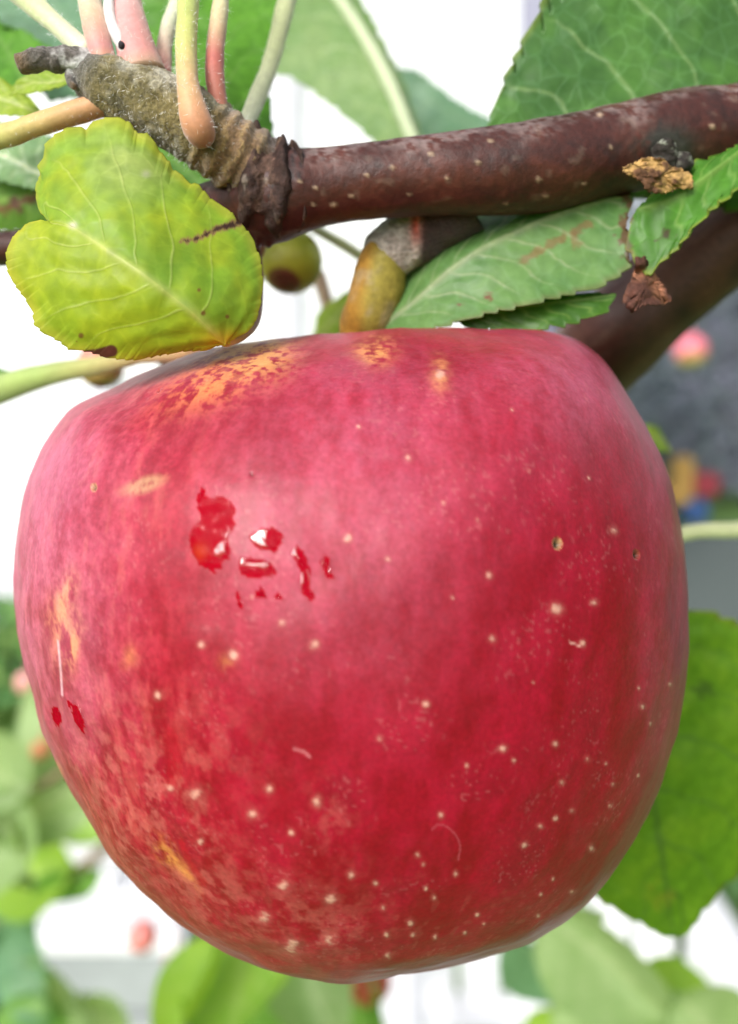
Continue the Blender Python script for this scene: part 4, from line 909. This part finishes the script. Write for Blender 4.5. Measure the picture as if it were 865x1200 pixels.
crumple('bud_scale', [(729,197),(742,192),(752,186),(765,184),(778,187),(786,196),(800,199),(812,207),(812,221),(795,220),(783,226),(768,226),(757,224),(752,214),(745,208),(734,204)], .0885, .001,
    lambda g, n: mixc(np.broadcast_to(np.array([0.46, 0.28, 0.10]), g.shape[:2] + (3,)), [0.10, 0.045, 0.02], sst(0.10, -0.10, n + .25 * (fbm(g[..., 0] / 3, g[..., 1] / 3, g[..., 0] * 0, 3) - .5))), 0.0020, 2, 'crinkled golden brown dry scale on the branch')
crumple('dry_scrap', [(746,303),(755,300),(761,315),(768,322),(776,334),(789,352),(770,359),(753,357),(741,366),(730,352),(735,336),(743,322)], .0905, .0008,
    lambda g, n: mixc(np.broadcast_to(np.array([0.26, 0.11, 0.06]), g.shape[:2] + (3,)), [0.08, 0.03, 0.02], sst(.15, -.1, n)), 0.0030, 5, 'thin brown dried leaf scrap', M_DRY, 44.0)

# ------------------------------------------------------------------ small fruits
def fruit(px, py, d, rpx, tilt, c1, c2, label, group=None, stem_to=None, calyx=(0.10, 0.035, 0.02), name='small_apple', cap=0.0):
    c0 = P(px, py, d); r = rpx * d / F
    upv = CU * math.cos(tilt[0]) + CX * math.sin(tilt[0]); upv = upv * math.cos(tilt[1]) + CF * math.sin(tilt[1]); upv /= np.linalg.norm(upv)
    e1 = np.cross(upv, CF); e1 /= np.linalg.norm(e1); e2 = np.cross(upv, e1)
    t = thing(name, c0 - upv * r, label, 'fruit', group)
    n, m = 40, 48
    TH, PH = np.meshgrid(np.linspace(0, np.pi, n), np.linspace(0, 2 * np.pi, m, endpoint=False), indexing='ij')
    R = r * (1 - .18 * np.exp(-(TH / .3) ** 2) - .10 * np.exp(-((np.pi - TH) / .25) ** 2))
    dr = np.sin(TH)[..., None] * (np.cos(PH)[..., None] * e1 + np.sin(PH)[..., None] * e2) + np.cos(TH)[..., None] * upv
    v = c0 + dr * R[..., None]
    cc = mixc(np.broadcast_to(np.array(c1), v.shape), c2, sst(1.5, 2.6, TH + 1.2 * (n3(v, 60 / max(r * 100, .3)) - .5)))
    if cap: cc = mixc(cc, calyx, sst(np.pi - cap, np.pi - cap * 0.75, TH))
    parq(mesh_from('skin', v.reshape(-1, 3), grid_faces(n, m, True)[:, ::-1], M_FRUIT, cc.reshape(-1, 3)), t)
    top = c0 + upv * r * .75
    q = [(*top, r * .09), (*(top + upv * r * 1.0), r * .075)]
    if stem_to is None: q.append((*(top + upv * r * 3.2 + CX * r * .3), r * .08))
    else: q += [(*P(a, b, dd), r * .09) for a, b, dd in stem_to]
    tube('stem', q, M_STALK, stalk_col([(0, c1), (1, (.35, .4, .14))]), 40, 12, None, t, False)
    bt = c0 - upv * r * .86
    for k in range(5):
        a = k * 2 * math.pi / 5; e = e1 * math.cos(a) + e2 * math.sin(a)
        tube('calyx_lobe', [(*bt, r * .08), (*(bt + e * r * .13 - upv * r * .12), r * .06), (*(bt + e * r * .22 - upv * r * .16), r * .015)], M_DRY, lambda s, v, n, X, Y: np.broadcast_to(np.array(calyx), v.shape), 8, 8, None, t, False)
    return t
fruit(340, 306, .128, 38, (.2, .55), (.40, .42, .035), (.36, .34, .03), 'small unripe yellow-green fruit with brown end, under the branch', None, [(352, 262, .118), (372, 240, .10)], (.13, .035, .02), 'unripe_fruit', .62)
fruit(118, 428, .15, 27, (.0, .2), (.62, .22, .16), (.40, .26, .08), 'small salmon pink fruit behind the yellow-green leaf', None, [(130, 380, .15), (150, 300, .11)], (.2, .08, .04), 'small_apple', .5)
fruit(196, 414, .135, 17, (.0, .2), (.20, .06, .045), (.16, .05, .04), 'small dark brown shrivelled fruit behind the yellow-green leaf', None, [(205, 370, .12), (215, 270, .10)], (.1, .04, .03), 'small_apple')
# ------------------------------------------------------------------ more twigs of the tree, far out of focus
LEAFM = {}
def far_leaf_mesh(kind, c1, c2, cv, k):
    n, m = 26, 9
    s = np.linspace(0, 1, n)[:, None] * np.ones((1, 2 * m - 1)); t1 = np.linspace(0, 1, m)
    t = np.r_[t1[::-1], t1[1:]][None, :] * np.ones((n, 1)); side = np.r_[-np.ones(m), np.ones(m - 1)][None, :] * np.ones((n, 1))
    wdt = 0.5 * (np.sin(np.pi * s ** 0.8) ** 0.75) * (1 + 0.05 * ((s * 14) % 1))
    G = np.stack([s, side * t * wdt, 0.10 * t ** 2 * (1 + .5 * k) - 0.22 * (s - .1) ** 2 * (k - .6) + .05 * np.sin(6 * s + 3 * t * side + k)], -1)
    ph = (s - .24 * t) * 7; vein = np.maximum(np.exp(-(t * 18) ** 2), .7 * np.exp(-((ph - np.round(ph)) * 9) ** 2) * (t < .95))
    nn = fbm(G[..., 0] * 4 + k, G[..., 1] * 4, G[..., 2] * 0 + k, 3)
    cc = mixc(mixc(np.broadcast_to(np.array(c1), G.shape), c2, sst(.35, .65, nn)), cv, .7 * vein)
    me = bpy.data.meshes.new('leaf'); f = grid_faces(n, 2 * m - 1, False)
    me.from_pydata(G.reshape(-1, 3).tolist(), [], f.tolist())
    me.polygons.foreach_set('use_smooth', np.ones(len(me.polygons), bool))
    a = me.color_attributes.new('col', 'FLOAT_COLOR', 'POINT'); a.data.foreach_set('color', np.c_[cc.reshape(-1, 3), np.ones(cc.size // 3)].ravel())
    for q in ('vein', 'net'):
        a = me.attributes.new(q, 'FLOAT', 'POINT'); a.data.foreach_set('value', (vein * 0 if q == 'net' else vein).ravel())
    me.materials.append(M_LEAF); return me
for kd, cs in {'lime': ([.27, .45, .05], [.22, .40, .05], [.34, .48, .12]), 'green': ([.16, .35, .06], [.13, .30, .055], [.25, .40, .12]), 'pale': ([.32, .46, .20], [.26, .40, .15], [.45, .55, .3]), 'teal': ([.17, .34, .19], [.14, .29, .15], [.25, .40, .25])}.items():
    LEAFM[kd] = [far_leaf_mesh(kd, *cs, k) for k in range(3)]
def far_leaf(parent, b, e, wf, roll, kd):
    b3, e3 = Vector(P(*b)), Vector(P(*e)); x = e3 - b3; L = x.length; x.normalize()
    z = Vector(-CF); z = (z - x * z.dot(x)).normalized(); z = Matrix.Rotation(roll, 3, x) @ z; y = z.cross(x)
    o = bpy.data.objects.new('leaf', random.choice(LEAFM[kd])); col.objects.link(o)
    mw = Matrix((x, y, z)).transposed().to_4x4() @ Matrix.Diagonal((L, L * wf * 2, L, 1)); mw.translation = b3
    o.parent = parent; o.matrix_parent_inverse = Matrix.Translation(-wloc(parent)); o.matrix_basis = mw
    return o
def twig(pts, leaves):
    t = tube('twig', pts, M_BARK, lambda s, v, n, X, Y: mixc(np.broadcast_to(np.array([.16, .10, .06]), v.shape), [.26, .2, .1], n3(v, 100)), 50, 12, None, tree)
    for (b, e, wf, roll, kd) in leaves: far_leaf(t, b, e, wf, roll, kd)
    return t
# below the apple
twig([(410,800,14,.50),(350,950,9,.40),(300,1050,6,.33),(262,1105,4,.30)], [
    ((300,1062,.33),(262,1262,.28),.33,.3,'lime'), ((330,1090,.38),(402,1230,.36),.34,-.3,'pale'), ((262,1105,.30),(170,1260,.28),.2,.9,'lime'), ((330,1000,.38),(440,1290,.42),.24,.4,'green')])
twig([(410,800,14,.50),(520,960,9,.42),(600,1060,6,.36),(640,1110,4,.33)], [
    ((640,1070,.33),(800,1215,.30),.30,.2,'pale'), ((690,1180,.34),(640,1290,.36),.35,.4,'lime'), ((610,1075,.36),(705,1060,.36),.3,.4,'pale'), ((660,1140,.33),(735,1235,.33),.4,.0,'pale'), ((790,1160,.30),(890,1260,.30),.4,.1,'pale'), ((655,1092,.44),(790,1180,.44),.22,.5,'green'), ((740,1130,.42),(840,1240,.42),.34,-.4,'lime'), ((600,1090,.46),(668,1190,.46),.30,.5,'teal')])
# lower left, seen past the cheek of the apple
twig([(410,800,14,.50),(260,840,9,.46),(120,880,6,.42),(30,930,4,.40),(-60,960,3,.40)], [
    ((40,925,.40),(-70,880,.40),.4,.2,'pale'), ((120,900,.42),(165,985,.42),.25,.6,'lime'), ((110,905,.42),(-10,985,.40),.36,.1,'pale'), ((-20,945,.4),(40,1040,.4),.32,.4,'pale'), ((30,930,.40),(-60,1060,.39),.4,.2,'pale'), ((90,890,.42),(20,800,.44),.32,-.5,'pale')])
twig([(410,800,14,.54),(240,900,9,.58),(90,1020,6,.60),(-20,1090,4,.6)], [
    ((90,1010,.6),(-40,1030,.6),.4,.3,'lime'), ((40,1050,.6),(120,1010,.6),.3,.5,'green'), ((0,1090,.6),(70,1190,.58),.35,.2,'teal'), ((40,1060,.6),(-40,1140,.6),.4,.1,'teal'), ((20,1130,.6),(120,1185,.58),.3,.4,'pale'), ((60,1165,.58),(10,1260,.58),.4,.1,'green'), ((95,1160,.6),(165,1240,.6),.36,.3,'pale'), ((150,960,.58),(30,960,.58),.26,.6,'lime')])

# little pink and red apples on the other twigs, each on its stalk
FR = [(810,411,.62,20,'small pink crab apple with green base, by the dark limb',(.66,.16,.22),(.45,.40,.10),[(790,372,.55),(770,340,.14)]),
 (330,1146,.42,17,'small orange-red fruit in front of the lime leaf, just under the apple',(.62,.10,.04),(.55,.12,.05),[(325,1090,.4),(330,1000,.385)]),
 (432,1150,.40,27,'red fruit half hidden by the underside of the apple',(.60,.10,.06),(.55,.16,.10),[(425,1060,.42),(360,935,.41)]),
 (366,1192,.44,15,'small pink fruit at the lower edge below two lime leaves',(.66,.20,.24),(.55,.25,.2),[(362,1120,.42),(345,965,.40)]),
 (167,1097,.56,18,'pink fruit in front of the white lid of the garden box',(.64,.20,.18),(.6,.22,.18),[(165,1050,.56),(160,965,.585)]),
 (206,1131,.57,13,'smaller pink fruit beside the lime leaf and the garden box',(.64,.18,.2),(.6,.22,.2),[(204,1080,.57),(180,945,.585)]),
 (32,800,.45,14,'tiny pink fruit left of the pale cheek of the apple',(.66,.28,.28),(.6,.3,.25),[(40,850,.44),(60,912,.415)]),
 (50,880,.43,13,'tiny orange fruit among the pale leaves left of the apple',(.60,.22,.10),(.5,.25,.12),[(60,895,.42),(80,900,.415)])]
for (x, y, d, r, lb, c1, c2, st) in FR: fruit(x, y, d, r, (0, .1), c1, c2, lb, 'little fruits on the other twigs', st, name='small_apple')
